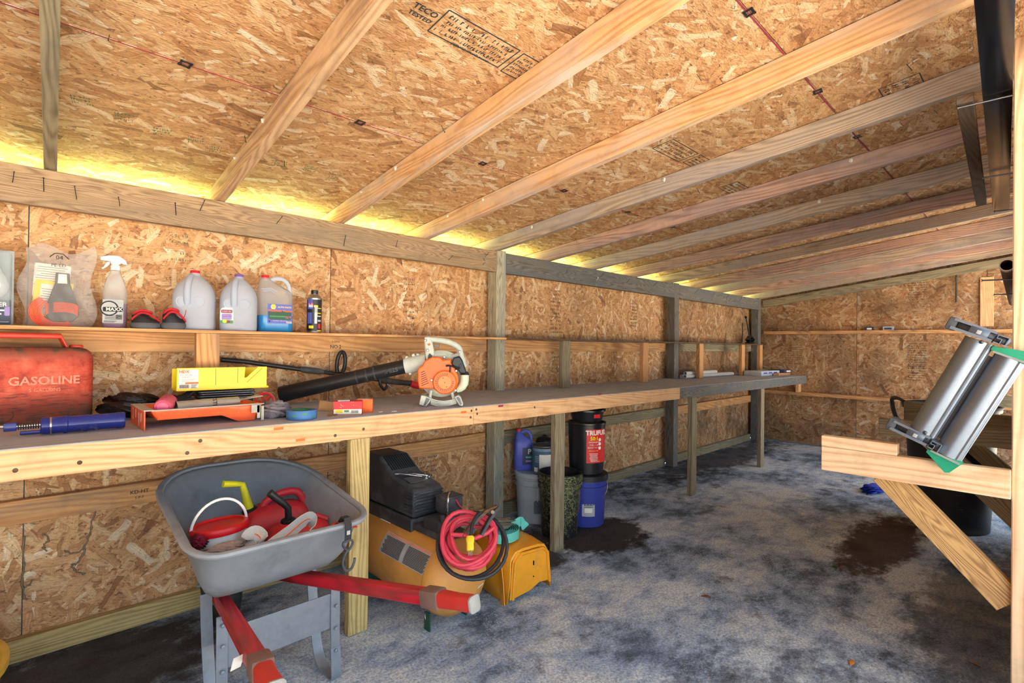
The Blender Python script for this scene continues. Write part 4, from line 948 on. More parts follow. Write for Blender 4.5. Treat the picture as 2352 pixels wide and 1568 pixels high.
# --- load of the barrow
pp = hZ(503, 1225, .572)
t = thing('pail', 'small white pail with a red lid and white bail in the wheelbarrow', 'pail', M=T(pp.x+.02, pp.y+.035, .438) @ rotx(-.06) @ roty(-.05))
MB().lathe([(.070, 0), (.073, .003), (.084, .128), (.086, .132), (.086, .14), (.083, .142)], 32).build('bucket', M_whitep, t)
MB().lathe([(.091, .132), (.092, .135), (.092, .152), (.089, .156), (.078, .157), (.074, .151), (.03, .151), (.012, .153), (.001, .153)], 36).build('lid', K('lid_red', 214, 20, 30, rough=.35), t)
MB().tube([(-.088*math.cos(a), -.03*math.sin(a), .138+.105*math.sin(a)) for a in [PI*k/20 for k in range(21)]], .0045, 8).build('bail', M_whitep, t)
lb = wrap(.0795, .75, .065, .085, .075, M_lgrey, 'wrap_label', t, 10, .0006); wrap(.0795, .85, .055, .05, .016, M_lpink, 'printed_shape', lb, 5, .0012)
for i in range(3): wrap(.0805, .75, .05-.012*i, .07, .003, M_rubber, 'fine_print', lb, 6, .0012)
M_canred = K('can_red', 206, 42, 54, rough=.5, dirt=.28, dcol=rgb(112, 92, 86), sc=16)
def canbody(t, w, d, h, hl=True):
    MB().rings([sq(w*a, d*b, .035, z, 5) for a, b, z in ((.94, .92, 0), (1, 1, .012), (1, 1, h*.55), (.97, .95, h*.7), (.80, .75, h*.92), (.6, .5, h))]).build('body', M_canred, t, 50)
pa = hZ(648, 1185, .53)
t = thing('fuel_can', 'red fuel can with a bent yellow spout at the back of the wheelbarrow', 'gas can', (pa.x-.0, pa.y+.07, .40), -.1, 'red fuel cans in the wheelbarrow')
canbody(t, .27, .15, .165)
MB().tube(smoothpath([(-.055, 0, .145), (-.03, 0, .185), (.03, 0, .205), (.085, 0, .198), (.115, 0, .15)], 5), .015, 10).build('handle', M_canred, t)
MB().lathe([(.028, 0), (.030, .004), (.030, .02), (.024, .026)], 18, T(-.092, 0, .14) @ roty(-.25)).build('collar', M_black, t)
MB().tube([(-.098, 0, .160), (-.112, 0, .215), (-.124, 0, .262), (-.150, -.01, .270), (-.195, -.02, .279)], [.018, .014, .0115, .012, .013], 12).build('spout', K('yellow_spout', 216, 208, 40, rough=.35, dirt=.1), t)
MB().tube([(.10, 0, .15), (.104, 0, .18), (.106, 0, .194)], [.003, .003, .007], 8).build('vent_plug', K('vent_yellow', 200, 200, 80), t)
pb = hZ(672, 1215, .52)
t = thing('fuel_can', 'red fuel can with a black upright spout, nearer in the wheelbarrow', 'gas can', (pb.x+.035, pb.y+.02, .425), -.25, 'red fuel cans in the wheelbarrow')
canbody(t, .23, .125, .115)
MB().lathe([(.026, 0), (.028, .003), (.028, .024), (.02, .03)], 16, T(-.04, 0, .1)).build('collar', M_black, t)
MB().tube([(-.04, 0, .125), (-.042, 0, .168), (-.062, -.004, .192), (-.108, -.012, .238)], [.013, .012, .0125, .0145], 12).build('spout', M_black, t)
MB().tube([(.02, 0, .11), (.06, 0, .125), (.1, 0, .105)], .012, 8).build('handle', M_canred, t)
# webbing strap
M_webs = K('white_webbing', 214, 208, 202, rough=.8, var=.12, sc=150)
c0 = hZ(640, 1234, .545)
pts = [c0+V(v) for v in ((-.085, -.01, -.03), (-.095, .012, .01), (-.075, .012, .028), (-.06, -.01, .01), (-.065, -.03, -.03), (-.02, -.025, -.01), (.03, -.015, .012), (.08, 0, .035), (.115, .012, .035), (.12, .0, .0), (.085, -.02, -.025), (.03, -.03, -.015), (-.01, -.03, -.035))]
sp_ = smoothpath(pts, 6)
t = thing('tow_strap', 'white webbing strap looped over itself at the front of the barrow', 'strap', tuple(c0))
MB(T(*(-c0))).strip(sp_, .054, .0035, [(0.1*math.sin(i*.12), .35*math.sin(i*.09), 1) for i in range(len(sp_))]).build('webbing', M_webs, t, 60)
MB(T(*(-c0))).strip([q_+V((0, -.0022, 0)) for q_ in sp_[12:50]], .003, .0036, [(0.1*math.sin(i*.12), .35*math.sin(i*.09), 1) for i in range(12, 50)]).build('stitch_line', M_lor, t, 60)
pd = hZ(447, 1253, .55)
tag(crumple('duster', K('burgundy_fuzz', 142, 26, 52, rough=.95, sc=180, bump=1.0), None, (pd.x+.010, pd.y-.012, .565), (.022, .03, .024), .22, 21, 4, None, 2.2), 'burgundy fuzzy duster tucked beside the white pail', 'duster')
pr_ = hZ(495, 1268, .555)
tag(crumple('rag', K('beige_cloth', 168, 146, 136, rough=.95, sc=160, bump=.8), None, (pr_.x+.02, pr_.y+.012, .552), (.055, .02, .018), .3, 23, 4, None, 1.6), 'beige rag lying along the rear rim of the barrow in front of the pail', 'rag')
t = thing('ratchet_strap', 'black ratchet strap end with an S-hook hanging over the barrow rim', 'strap', (.862, 1.69, .60))
def hw(px, py, y=1.69): return hY(px, py, y)-V((.862, 1.69, .60))
MB().strip([V((.0, .045, -.01)), V((.0, .02, .016)), V((0, -.004, .016)), V((.001, -.012, -.004)), V((.002, -.010, -.04)), V((.002, -.008, -.058))], .024, .003, (1, 0, 0)).build('webbing', K('black_webbing', 44, 44, 48, rough=.8, sc=150), t, 60)
MB().box((.002, -.0115, -.032), (.012, .0015, .016)).build('stitch_patch', M_lgrey, t, 0)
MB().tube(smoothpath([(-.012, -.010, -.062), (-.017, -.010, -.072), (-.010, -.010, -.084), (.004, -.010, -.094), (.018, -.010, -.076), (.014, -.010, -.062)], 5, True), .0042, 8, True).build('hook_eye', M_blackd, t)
MB().tube(smoothpath([(.004, -.010, -.092), (-.012, -.012, -.108), (-.018, -.014, -.135), (-.006, -.014, -.160), (.014, -.014, -.158), (.024, -.014, -.138), (.025, -.014, -.126)], 5), .0048, 8).build('hook', M_blackd, t)
p_ = hZ(785, 1212, .57)
tag(MB().strip(smoothpath([p_+V(v) for v in ((-.03, .02, -.02), (-.02, .01, .018), (.0, 0, .0), (.02, .0, -.012), (.035, 0, .012), (.05, 0, -.01))], 5), .022, .002, (.3, -.8, .4)).build('red_ribbon', K('red_strap', 224, 62, 50, rough=.6), None, 60), 'twist of red strap in the right rear corner of the barrow', 'strap')

# --- air compressor
M_tank_y = K('tank_yellow', 208, 148, 74, rough=.45, dirt=.3, dcol=rgb(150, 110, 66), sc=9)
CX, R_, CZ = 1.412, .165, .222
t = thing('air_compressor', 'yellow tank air compressor with a black ribbed motor shroud under the bench', 'air compressor', (CX, 2.05, 0))
ya, yb = 1.775-2.05, 2.47-2.05
pr = [(.001, ya-.098), (.06, ya-.092), (.105, ya-.074), (.14, ya-.045), (.16, ya-.016), (R_, ya+.004), (R_, yb), (.16, yb+.03), (.12, yb+.07), (.06, yb+.085), (.001, yb+.09)]
MB().lathe(pr, 40, T(0, 0, CZ) @ rotx(-PI/2) @ rotz(0)).build('tank', M_tank_y, t, 50)
MB().lathe([(R_+.0005, -.006), (R_+.002, 0), (R_+.0005, .006)], 40, T(0, ya+.01, CZ) @ rotx(-PI/2), cap=False).build('weld_seam', M_tank_y, t)
def tankpt(a, y, o=.0): return ((R_+o)*math.sin(a), y, CZ+(R_+o)*math.cos(a))       # a from the top, negative towards -X
def tlabel(name, a0, a1, y0, y1, mat, par=None, o=.0008, n=8): return MB().grid(lambda u, v: tankpt(a0+(a1-a0)*u, y0+(y1-y0)*v, o), n, 3).build(name, mat, par or t, 60)
wl_ = tlabel('warning_label', -1.30, -.72, -.27, .09, M_lgrey)
tlabel('printed_shape', -.80, -.735, -.265, .085, K('label_salmon', 224, 150, 120), wl_, .0014, 3)
for k in range(15):
    a = -.83-k*.03; tlabel('fine_print', a, a-.017, -.262+.012*(k % 3)*.3, -.105, M_ltext, wl_, .0014, 2); tlabel('fine_print', a, a-.017, -.075, .078-.01*(k % 4)*.4, M_ltext, wl_, .0014, 2)
tlabel('small_label', -.52, -.42, .12, .21, M_paper)
cw = MB().prism([(-.022, .03), (.022, .03), (.022, -.012), (0, -.034), (-.022, -.012)], .001).build('cap_label', M_paper, t, 0, loc=T(.07, ya-.073, CZ-.06) @ rotz(.35) @ rotx(PI/2+.42))
MB().text('WARNING', .008, T(0, .021, .0013)).box((0, .006, .0014), (.014, .012, .0004)).box((0, -.008, .0014), (.026, .003, .0004)).box((0, -.015, .0014), (.018, .003, .0004)).build('lettering', M_ltext, cw, 0)
MB().box((0, .0, .392), (.13, .62, .03), r=.004).build('motor_plate', M_blackd, t, loc=T(.0, .03, 0))
MB().box((-.068, .15, .383), (.005, .2, .045), r=.001).build('mount_bracket', K('rust_orange', 196, 128, 66, rough=.6, dirt=.2), t)
# shroud: side profile in (y, z), extruded across x
def prof(name, pts, x0, x1, mat, bev): return MB().prism(pts, x1-x0, Matrix(((0, 0, 1, x0), (1, 0, 0, 0), (0, 1, 0, 0), (0, 0, 0, 1)))).build(name, mat, t, 30, bev)
prof('shroud_base', [(-.05, .345), (.44, .345), (.44, .425), (-.05, .425)], -.078, .098, M_blackd, .008)
s_ = prof('motor_shroud', [(-.06, .428), (.44, .428), (.45, .64), (.40, .664), (.24, .664), (.12, .592), (-.04, .562), (-.06, .55)], -.072, .092, M_blackd, .014)
for k in range(7): MB().box((.012, -.0615, .452+k*.0145), (.158, .008, .006), r=.002).build('shroud_rib', M_blackd, t)
for k in range(7): MB().box((-.0735, -.02, .452+k*.0145), (.006, .07, .006), r=.002).build('shroud_rib', M_blackd, t)
for k in range(11): MB().box((-.055+k*.0125, .19, .637), (.005, .10, .004), T(0, .19, .637) @ rotx(.56) @ T(0, -.19, -.637)).build('vent_slot', M_ltext, t, 0)
MB().box((0.0, .03, .5815), (.1, .06, .002), T(0, .03, .5815) @ rotx(.18) @ T(0, -.03, -.5815)).build('name_plate', M_rubber, t, 0)
MB().box((.07, -.135, .487), (.10, .085, .07), r=.01).build('pressure_switch', M_blackd, t)
MB().box((.07, -.135, .525), (.104, .089, .01), r=.004).build('switch_lid', M_blackd, t)
MB().tube([(.075, -.178, .515), (.085, -.19, .49), (.10, -.192, .475)], .003, 6).build('switch_lever', M_redp, t)
MB().tube(smoothpath([(.03, -.175, .445), (.028, -.18, .52), (.05, -.165, .548), (.07, -.15, .53)], 5), .0045, 8).build('pipe', M_chrome, t)
MB().box((.01, -.165, .418), (.13, .11, .07), r=.006).build('valve_box', M_blackd, t)
MB().cyl((.075, -.18, .43), (.075, -.18, .455), .012, 12).build('brass_fitting', K('brass', 176, 140, 60, metal=.9, rough=.35), t)
MB().tube([(-.03, -.215, .475), (-.012, -.235, .36)], .011, 10).build('hose_stub', M_blackd, t)
for x in (-.10, .10): MB().box((x, ya+.06, .04), (.008, .04, .078), r=.002).build('foot', M_ldkgreen, t)
MB().box((0, yb-.06, .033), (.26, .05, .066), r=.004).build('foot', M_ldkgreen, t)
MB().tube([(-.10, -.2, .08), (-.105, -.205, .055), (-.098, -.21, .03)], .002, 5).build('drain_wire', M_web, t)
# wrenches on the shroud
for i, (dx, dy, a) in enumerate(((-.01, .075, .5), (.024, .045, .5))):
    w_ = thing('wrench', ['longer chrome wrench lying on the compressor shroud', 'shorter chrome wrench on the compressor shroud, right of the longer'][i], 'wrench', M=T(CX+dx, 2.05+dy-.01, .592+.002*i) @ rotx(.20) @ rotz(a-1.2), group='wrenches on the compressor')
    l_ = .12-.035*i
    MB().box((0, 0, .004), (l_, .009, .005), r=.001).build('shank', M_chrome, w_)
    MB().lathe([(.005, 0), (.011, 0), (.011, .007), (.005, .007)], 14, T(l_/2+.006, 0, 0), cap=False).build('ring_end', M_chrome, w_)
    MB().prism([(-.012, -.010), (.006, -.006), (.006, .006), (-.012, .010), (-.014, .005), (-.004, .002), (-.004, -.002), (-.014, -.005)], .006, T(-l_/2, 0, .001)).build('open_end', M_chrome, w_, 0)
for i in range(3): tag(MB().lathe([(.006, 0), (.0075, 0), (.0075, .02), (.006, .02)], 12, roty(PI/2)).build('socket', M_chrome, None, loc=T(CX+.04+.012*(i-1), 2.05-.005+.014*i, .580+.003*i) @ rotz(.6)), ['small chrome socket nearest the edge of the compressor shroud', 'small chrome socket between two others on the compressor shroud', 'small chrome socket nearest the wrenches on the compressor'][i], 'socket', 'sockets on the compressor')
# --- coiled cables over the tank end
M_cred = K('cable_red', 214, 62, 84, rough=.5, dirt=.1, dcol=rgb(140, 80, 84)); M_cblk = K('cable_black', 40, 44, 52, rough=.45)
cc = V((1.388, 1.655, .415)); nrm = V((-.48, -.62, .62)).normalized(); ux = V((0, 0, 1)).cross(nrm).normalized(); uy = nrm.cross(ux)
CM = Matrix(((ux.x, uy.x, nrm.x, cc.x), (ux.y, uy.y, nrm.y, cc.y), (ux.z, uy.z, nrm.z, cc.z), (0, 0, 0, 1)))
t = thing('jumper_cable', 'coiled red jumper cable with black clamp hung over the compressor end', 'cable', M=CM)
rn = random.Random(5); path = []
for k in range(9):
    for i in range(26):
        a = 2*PI*i/26+1.2; f = k+i/26
        rr = .096+.014*math.sin(f*2.4)+.006*math.sin(a*3+k); path.append((rr*math.cos(a)*1.02+.008*math.sin(k*2.1), rr*math.sin(a)*1.0+.010*math.cos(k*1.7), -.034+.0085*k+.006*math.sin(a*2+k)))
MB().tube(path, .0088, 8).build('cable_loop', M_cred, t)
MB().tube([(-.075, .01, .046), (-.02, .002, .055), (.02, -.012, .056), (.07, .01, .05), (.1, .035, .04)], .0085, 8).build('cable_tail', M_cred, t)
MB().strip([(-.03, .0, .05), (.02, .055, .062), (.07, .098, .066), (.115, .116, .06)], .022, .012, (.3, -.5, .8)).build('clamp_jaw', M_dark, t, 60)
MB().strip([(.045, .0, .055), (.075, .05, .066), (.105, .095, .068), (.12, .112, .06)], .02, .012, (.5, -.3, .8)).build('clamp_handle', M_blackd, t, 60)
MB().cyl((.095, .085, .055), (.095, .085, .08), .008, 10).build('clamp_pivot', M_steel, t)
t = thing('extension_cord', 'black extension cord with a yellow plug looped over the red cable', 'cord', M=CM)
path = []
for k in range(2):
    for i in range(30):
        a = 2*PI*i/30+2.2; rr = .132+.007*k+.006*math.sin(a*2+k*2); path.append((rr*math.cos(a)*.98+.012, rr*math.sin(a)-.012-.012*k, -.01+.024*k+.004*math.sin(a*3)))
MB().tube(path, .0075, 8).build('cord_loop', M_cblk, t)
MB().tube(smoothpath([(.06, .09, .06), (.035, .08, .075), (.012, .04, .082), (.004, -.002, .084), (0, -.02, .082)], 5), .0075, 8).build('cord_end', M_cblk, t)
MB().rings([[(x*a, y, .082+z*a) for x, z in rrect(.034, .026, .008, 3)] for y, a in ((-.012, .8), (-.018, 1), (-.034, .95), (-.04, .82), (-.062, .86), (-.068, .7))]).build('plug', K('plug_yellow', 238, 206, 40, rough=.35), t, 50)
for x in (-.006, .0, .006): MB().box((x, -.077, .082), (.0025, .018, .006)).build('prong', M_steel, t, 0)

# --- yellow metal cowl, teal strap on it
M_cowl = K('cowl_yellow', 234, 158, 34, rough=.42, dirt=.22, dcol=rgb(150, 116, 92), sc=12, scratch=rgb(150, 130, 118))
t = thing('metal_cowl', 'bent yellow painted metal cowl with worn edges standing on the floor', 'metal cowl', (1.86, 1.90, 0), -.12)
def ring_(y, zt2, w, fl): return [(-w/2-fl, y, .006), (-w/2-.006, y, .09), (-w/2, y, zt2-.035), (-w/2+.03, y, zt2-.006), (-w/2+.07, y, zt2), (w/2-.06, y, zt2), (w/2-.022, y, zt2-.008), (w/2, y, zt2-.04), (w/2+.012, y, .1), (w/2+.02, y, .02)]
R = [ring_(-.165, .235, .225, .02), ring_(-.16, .245, .23, .02), ring_(-.06, .252, .24, .018), ring_(.08, .25, .24, .01), ring_(.18, .245, .235, .006)]
m = MB(); n_ = len(R[0])
m.add([p for r in R for p in r], [(i*n_+j, i*n_+j+1, (i+1)*n_+j+1, (i+1)*n_+j) for i in range(len(R)-1) for j in range(n_-1)])
m.build('shell', M_cowl, t, 50, solid=.005)
MB().prism([(-.122, .02), (-.108, .20), (-.08, .232), (.075, .232), (.105, .21), (.124, .055), (.06, .06), (0, .035)], .004, Matrix(((1, 0, 0, 0), (0, 0, -1, -.163), (0, 1, 0, 0), (0, 0, 0, 1)))).build('front_plate', M_cowl, t, 30, .003)
MB().tube([(-.105, -.168, .02), (-.095, -.171, .19), (-.06, -.170, .226), (.075, -.170, .226), (.108, -.170, .2), (.125, -.168, .05)], .008, 8).build('rolled_edge', M_cowl, t)
MB().strip([(-.15, -.15, .003), (-.143, -.13, .09), (-.125, -.08, .2)], .04, .004, (.2, 1, 0)).build('side_flange', M_cowl, t, 60)
MB().prism(rrect(.006, .022, .0029, 3), .003, T(.02, -.168, .165) @ FRONT).prism(rrect(.005, .006, .002, 3), .003, T(.02, -.168, .10) @ FRONT).build('slot', M_ltext, t, 0)
M_teal = K('teal_webbing', 92, 190, 180, rough=.7, sc=120)
t = thing('strap_coil', 'coil of flat teal webbing strap on top of the yellow cowl', 'strap', (1.80, 1.885, .257), .3)
sp_ = []
for i in range(90): a = i*.35; rr = .028+.00055*i; sp_.append((rr*math.cos(a)*1.25, rr*math.sin(a), .026))
MB().strip(sp_, .045, .002, (0, 0, 1)).build('coil', M_teal, t, 60)
MB().strip(smoothpath([(.085, .02, .026), (.12, 0, .03), (.15, -.02, .045), (.17, -.03, .02), (.175, -.04, .008)], 5), .045, .002, [(0, .2, 1)]*21).build('free_end', M_teal, t, 60)
tag(crumple('crusted_rag', K('mud_rag', 116, 112, 100, rough=.95, sc=60, bump=1, dirt=.4, dcol=rgb(70, 62, 52)), None, (1.80, 1.895, .330), (.058, .05, .022), .3, 31, 4, -.02, 1.6), 'dirty crusted rag sitting on the teal strap coil', 'rag')

# --- buckets
def bucket(t, rt, rb_, h, mat, ribs=3, wall=True):
    prof = [(rb_-.006, 0), (rb_, .006)]
    zr = h*.74
    prof.append((rb_+(rt-rb_)*.74, zr))
    for k in range(ribs):
        z = zr+(h*.98-zr)*(k+.3)/ribs; r0 = rb_+(rt-rb_)*z/h
        prof += [(r0, z-.006), (r0+.008, z-.004), (r0+.008, z+.004), (r0, z+.006)]
    prof += [(rt+.004, h-.006), (rt+.004, h)]
    if wall: prof += [(rt-.006, h), (rt-.010, h-.02), (rb_-.004, .02), (.001, .018)]
    else: prof += [(rt-.004, h)]
    return MB().lathe(prof, 40, cap=not wall).build('tub', mat, t, 35)
M_gbk = K('bucket_grey', 186, 198, 212, rough=.55, dirt=.1, dcol=rgb(110, 108, 104), sc=10)
M_grassy = K('grass_clippings', 158, 164, 112, rough=.95, var=.4, sc=80)
def bail(t, r, z, drop, mat=None): MB().tube([(r*math.cos(a), -drop*math.sin(a)*.75-r*.2*math.sin(a), z-drop*math.sin(a)) for a in [PI*k/18 for k in range(19)]], .0028, 6).build('bail', mat or M_steel, t)
GX, GY = 2.705, 2.50
t = thing('grey_bucket', 'lidded grey plastic bucket against the wall carrying a jug and a paint can', 'bucket', (GX, GY, .001), -.6)
bucket(t, .145, .128, .325, M_gbk, 2, False)
MB().lathe([(.150, .31), (.155, .314), (.155, .338), (.150, .343), (.138, .343), (.134, .337), (.001, .337)], 40, cap=False).build('lid', M_gbk, t)
wrap(.1525, .5, .325, .07, .016, M_lpink, 'paint_smear', t, 8, .003)
lb = wrap(.1345, -.15, .135, .05, .12, K('moulded_grey', 118, 128, 138, rough=.6), 'moulded_panel', t, 8, .0015)
f_ = cylf(.1345+.004, -.15)
MB().tube([f_(.022*math.cos(a), .145+.022*math.sin(a), 0) for a in [2*PI*k/20 for k in range(20)]], .0016, 5, True).tube([f_(-.014, .159, 0), f_(.014, .131, 0)], .0016, 5).build('no_symbol', M_rubber, lb)
MB().strip([f_(.0, .26, .004), f_(0, .2, .002), f_(0, .165, .002)], .008, .002, (1, 0, 0)).build('drip', M_whitep, t)
bail(t, .15, .29, .03)
t = thing('coolant_jug', 'purple-blue plastic jug with a red cap on the grey bucket', 'jug', (GX-.045, GY+.09, .341), -.6)
M_pj = K('jug_blue', 92, 104, 206, rough=.4)
sec = lambda w, d, z, dx=0: [(x+dx, y, z) for x, y in rrect(w, d, min(.022, w/2.01, d/2.01), 4)]
MB().rings([sec(.12, .085, 0), sec(.13, .09, .006), sec(.13, .09, .185), sec(.12, .085, .205), sec(.075, .06, .235, -.02), sec(.04, .04, .262, -.032), sec(.036, .036, .274, -.034)]).build('body', M_pj, t, 60)
MB().tube(smoothpath([(-.02, 0, .255), (.01, 0, .272), (.04, 0, .262), (.056, 0, .23), (.056, 0, .195)], 5), .0115, 10).build('handle', M_pj, t)
MB().lathe([(.0195, 0), (.0195, .018), (.017, .02)], 18, T(-.034, 0, .27)).build('cap', M_redcap, t)
label(t, 'jug_label', T(.025, -.0463, .10) @ FRONT, .075, .12, M_navy, [('t', 'P', .05, .012, .03, M_paper, .03), ('r', .01, -.008, .05, .012, M_teal), ('r', .01, -.035, .05, .014, M_lpurple)])
t = thing('paint_can', 'dusty blue and white gallon paint can with a wire bail on the grey bucket', 'paint can', (GX-.002, GY-.066, .341), -.65)
MB().lathe([(.078, 0), (.083, .002), (.083, .005), (.081, .007), (.081, .180), (.0835, .183), (.0835, .189), (.078, .190), (.074, .184), (.001, .184)], 36, cap=False).build('tin', M_steel, t)
MB().lathe([(.001, .1855), (.07, .1855), (.072, .187)], 30, cap=False).build('lid', M_rubber, t)
lb = wrap(.081, 0, .092, .44, .165, K('can_blue', 70, 104, 132, rough=.45), 'wrap_label', t, 30, .0006)
wrap(.081, .15, .075, .11, .12, M_paper, 'printed_shape', lb, 12, .0013); wrap(.081, .0, .165, .2, .018, K('can_lblue', 120, 150, 176), 'printed_shape', lb, 14, .0013)
wrap(.081, -.85, .03, .03, .03, M_paper, 'printed_shape', lb, 5, .0013)
for k in range(4): wrap(.081, -.75, .12-.012*k, .03, .004, M_lgrey, 'fine_print', lb, 4, .0013)
bail(t, .086, .14, .045, M_darksteel)
t = thing('oil_container', 'black container with a knobbed lid behind the paint can on the bucket', 'container', (GX+.195, GY+.10, .345), .2)
bk = MB().lathe([(.05, 0), (.055, .004), (.06, .15), (.066, .156), (.066, .17), (.05, .19), (.02, .198), (.012, .212), (.001, .216)], 28).build('tub', M_black, t)
wrap(.0575, -.3, .10, .05, .02, M_lred, 'printed_shape', t, 6, .003); wrap(.0575, -.3, .075, .05, .02, M_lgreen, 'printed_shape', t, 6, .003)
t = thing('stand_tub', 'tall upturned black nursery pot behind the grey bucket', 'plant pot', (GX+.195, GY+.10, .001), .2)
MB().lathe([(.06, 0), (.064, 0), (.064, .03), (.06, .034), (.055, .342), (.001, .342)], 28, cap=False).build('pot', M_black, t)
t = thing('black_bucket', 'tall black bucket coated with grass clippings behind the bench leg', 'bucket', (2.600, 2.195, .001), .2)
bucket(t, .139, .113, .405, M_black, 3)
gm = MB(); rn = random.Random(3)
for i in range(2600):
    a = rn.uniform(0, 2*PI) if i % 3 else rn.gauss(-2.7, .5); z = .40*(rn.random()**.55); r0 = .1135+(.139-.113)*z/.405+(.009 if z > .3 else .0015)
    l_ = rn.uniform(.006, .022); th = rn.uniform(-1.5, 1.5); c_, s_2 = math.cos(a), math.sin(a)
    tx_, tz_ = math.cos(th), math.sin(th); p = V((r0*c_, r0*s_2, z)); d = V((-s_2*tx_, c_*tx_, tz_))*l_/2; w_ = V((-s_2*tz_, c_*tz_, -tx_))*-.0007; o_ = V((c_, s_2, 0))*rn.uniform(.0, .003)
    if z+abs(tz_)*l_/2 > .405 or z-abs(tz_)*l_/2 < .004: continue
    gm.add([p-d-w_, p-d+w_, p+d+w_+o_, p+d-w_+o_], [(0, 1, 2, 3)])
go = gm.build('grass_clippings', M_grassy, t, 0); go['kind'] = 'stuff'
bail(t, .146, .30, .05)
BX, BY = 2.905, 2.215
t = thing('blue_bucket', 'blue plastic bucket with a white sticker, right of the black bucket', 'bucket', (BX, BY, .001), -.5)
bucket(t, .140, .122, .345, K('bucket_blue', 52, 66, 160, rough=.45, dirt=.12, dcol=rgb(40, 44, 70)), 2)
MB().lathe([(.143, .31), (.150, .312), (.150, .347), (.143, .350), (.10, .352), (.001, .352)], 40, cap=False).build('lid', M_black, t)
lb = wrap(.127, -.28, .15, .085, .14, M_lgrey, 'sticker', t, 8, .003)
for k in range(5): wrap(.127, -.28, .19-.012*k, .06, .004, M_rubber, 'fine_print', lb, 4, .0038)
wrap(.127, -.28, .12, .05, .03, M_paper, 'printed_shape', lb, 4, .0038)
bail(t, .152, .29, .11)
t = thing('fuel_pail', 'black pail with a bright red fuel label stacked on the blue bucket', 'bucket', (BX+.0, BY, .354), -.72)
M_tru = K('pail_black', 26, 28, 34, rough=.3)
MB().lathe([(.112, 0), (.116, .004), (.128, .33), (.133, .334), (.133, .345), (.124, .345), (.118, .335), (.001, .33)], 40, cap=False).build('tub', M_tru, t)
lb = wrap(.124, .42, .195, .155, .225, M_lred, 'fuel_label', t, 16, .0045)
wraptext('TRUFUEL', .042, .124, .42, .283, M_paper, lb, .006, .04); wraptext('50:1', .034, .124, .22, .246, M_lyel, lb, .006, .03)
for k, s in enumerate(('ENGINEERED', 'FUEL + OIL', 'READY TO USE')): wraptext(s, .0135, .124, .22, .222-.018*k, M_paper, lb, .006)
wraptext('ETHANOL FREE', .0095, .124, .2, .165, M_lyel, lb, .006)
for k in range(3): MB().lathe([(.001, 0), (.011, 0), (.011, .001), (.001, .001)], 16, T(*cylf(.1295, .54)(0, .238-.028*k, 0)) @ rotz(.54) @ rotx(PI/2)).build('printed_shape', M_paper, lb)
for k in range(6): wrap(.124, .2, .145-.009*k, .06-.006*(k % 3), .003, M_paper, 'fine_print', lb, 4, .0055)
wraptext('6.5 GAL (18.9L)', .010, .124, .3, .094, M_paper, lb, .006)
MB().tube([(-.08, -.03, .347), (-.03, -.07, .357), (.03, -.05, .352), (.07, -.01, .355)], .0025, 6).build('loose_wire', M_steel, t)
t = thing('black_pot', 'shallow black tub stacked on top of the fuel pail under the bench', 'tub', (BX, BY, .702), -.72)
MB().lathe([(.09, 0), (.102, .004), (.118, .07), (.130, .074), (.130, .084), (.118, .084), (.108, .07), (.095, .012), (.001, .012)], 36, cap=False).build('tub', M_tru, t)
wrap(.112, .45, .045, .05, .025, M_lred, 'sticker', t, 6, .004)
# ------------------------------------------------------------------ open side: rollers, barrel, bars overhead
M_alu = K('brushed_aluminium', 128, 138, 154, rough=.42, metal=.9, var=.06, sc=60)
M_gplate = K('green_plate', 20, 150, 116, rough=.35); M_clamp = K('clamp_steel', 96, 106, 124, rough=.35, metal=.7, dirt=.15)
d = V((0, -.141, .308)).normalized(); e = V((0, -.308, -.141)).normalized(); nx = d.cross(e)
RM = Matrix(((nx.x, e.x, d.x, 2.205), (nx.y, e.y, d.y, .318), (nx.z, e.z, d.z, .900), (0, 0, 0, 1)))    # local Z along the tubes, Y across, X away or towards
t = thing('roller_stand', 'pair of fluted aluminium tubes in a clamped stand with green end plates on the rack', 'roller stand', M=RM)
def flute(rad, y, z0, z1):
    n = 72; R = []
    for z in (z0, z1):
        r_ = []
        for k in range(n):
            a = 2*PI*k/n; ridge = (.004 if (k//2) % 2 else 0) if math.sin(a+.75) > .0 else 0
            r_.append(((rad+ridge)*math.cos(a), y+(rad+ridge)*math.sin(a), z))
        R.append(r_)
    return MB().rings(R)
flute(.036, .012, .045, .395).build('tube', M_alu, t, 25); flute(.036, .098, .025, .375).build('tube', M_alu, t, 25)
MB().box((.028, .055, .21), (.012, .03, .30)).build('spine', M_darksteel, t, 0)
for z in (.03, .405):
    MB().box((-.005, -.012, z), (.07, .108, .009)).build('clamp_plate', M_alu, t, 0)
    MB().box((-.005, -.012, z+(.026 if z < .1 else .028)), (.066, .108, .008)).build('clamp_plate', M_alu, t, 0)
    MB().box((.006, -.005, z+.014), (.044, .10, .022), r=.003).build('clamp_body', M_darksteel, t); MB().box((.0, .062, z+.012), (.05, .036, .022), r=.003).build('hook_block', M_clamp, t)
    MB().box((-.036, .004, z+.013), (.006, .05, .026), r=.002).build('latch', M_clamp, t)
    MB().box((-.040, .004, z+.013), (.004, .012, .012), r=.001).build('latch_button', M_lgrey, t)
    f = MB().box((0, -.068, z+.012), (.07, .024, .042), r=.006).build('rubber_foot', M_rubber, t)
    MB().strip([(-.03, .048, z), (-.03, .062, z), (-.03, .062, z+.014), (-.03, .05, z+.014), (-.03, .05, z+.024), (-.03, .076, z+.024), (-.03, .076, z-.004)], .05, .003, (1, 0, 0)).build('hook_channel', M_alu, t, 0)
    MB().lathe([(.006, 0), (.006, .008), (.003, .01)], 10, T(-.033, .022, z-.012 if z > .1 else z+.035) @ roty(-PI/2)).build('bolt', M_darksteel, t)
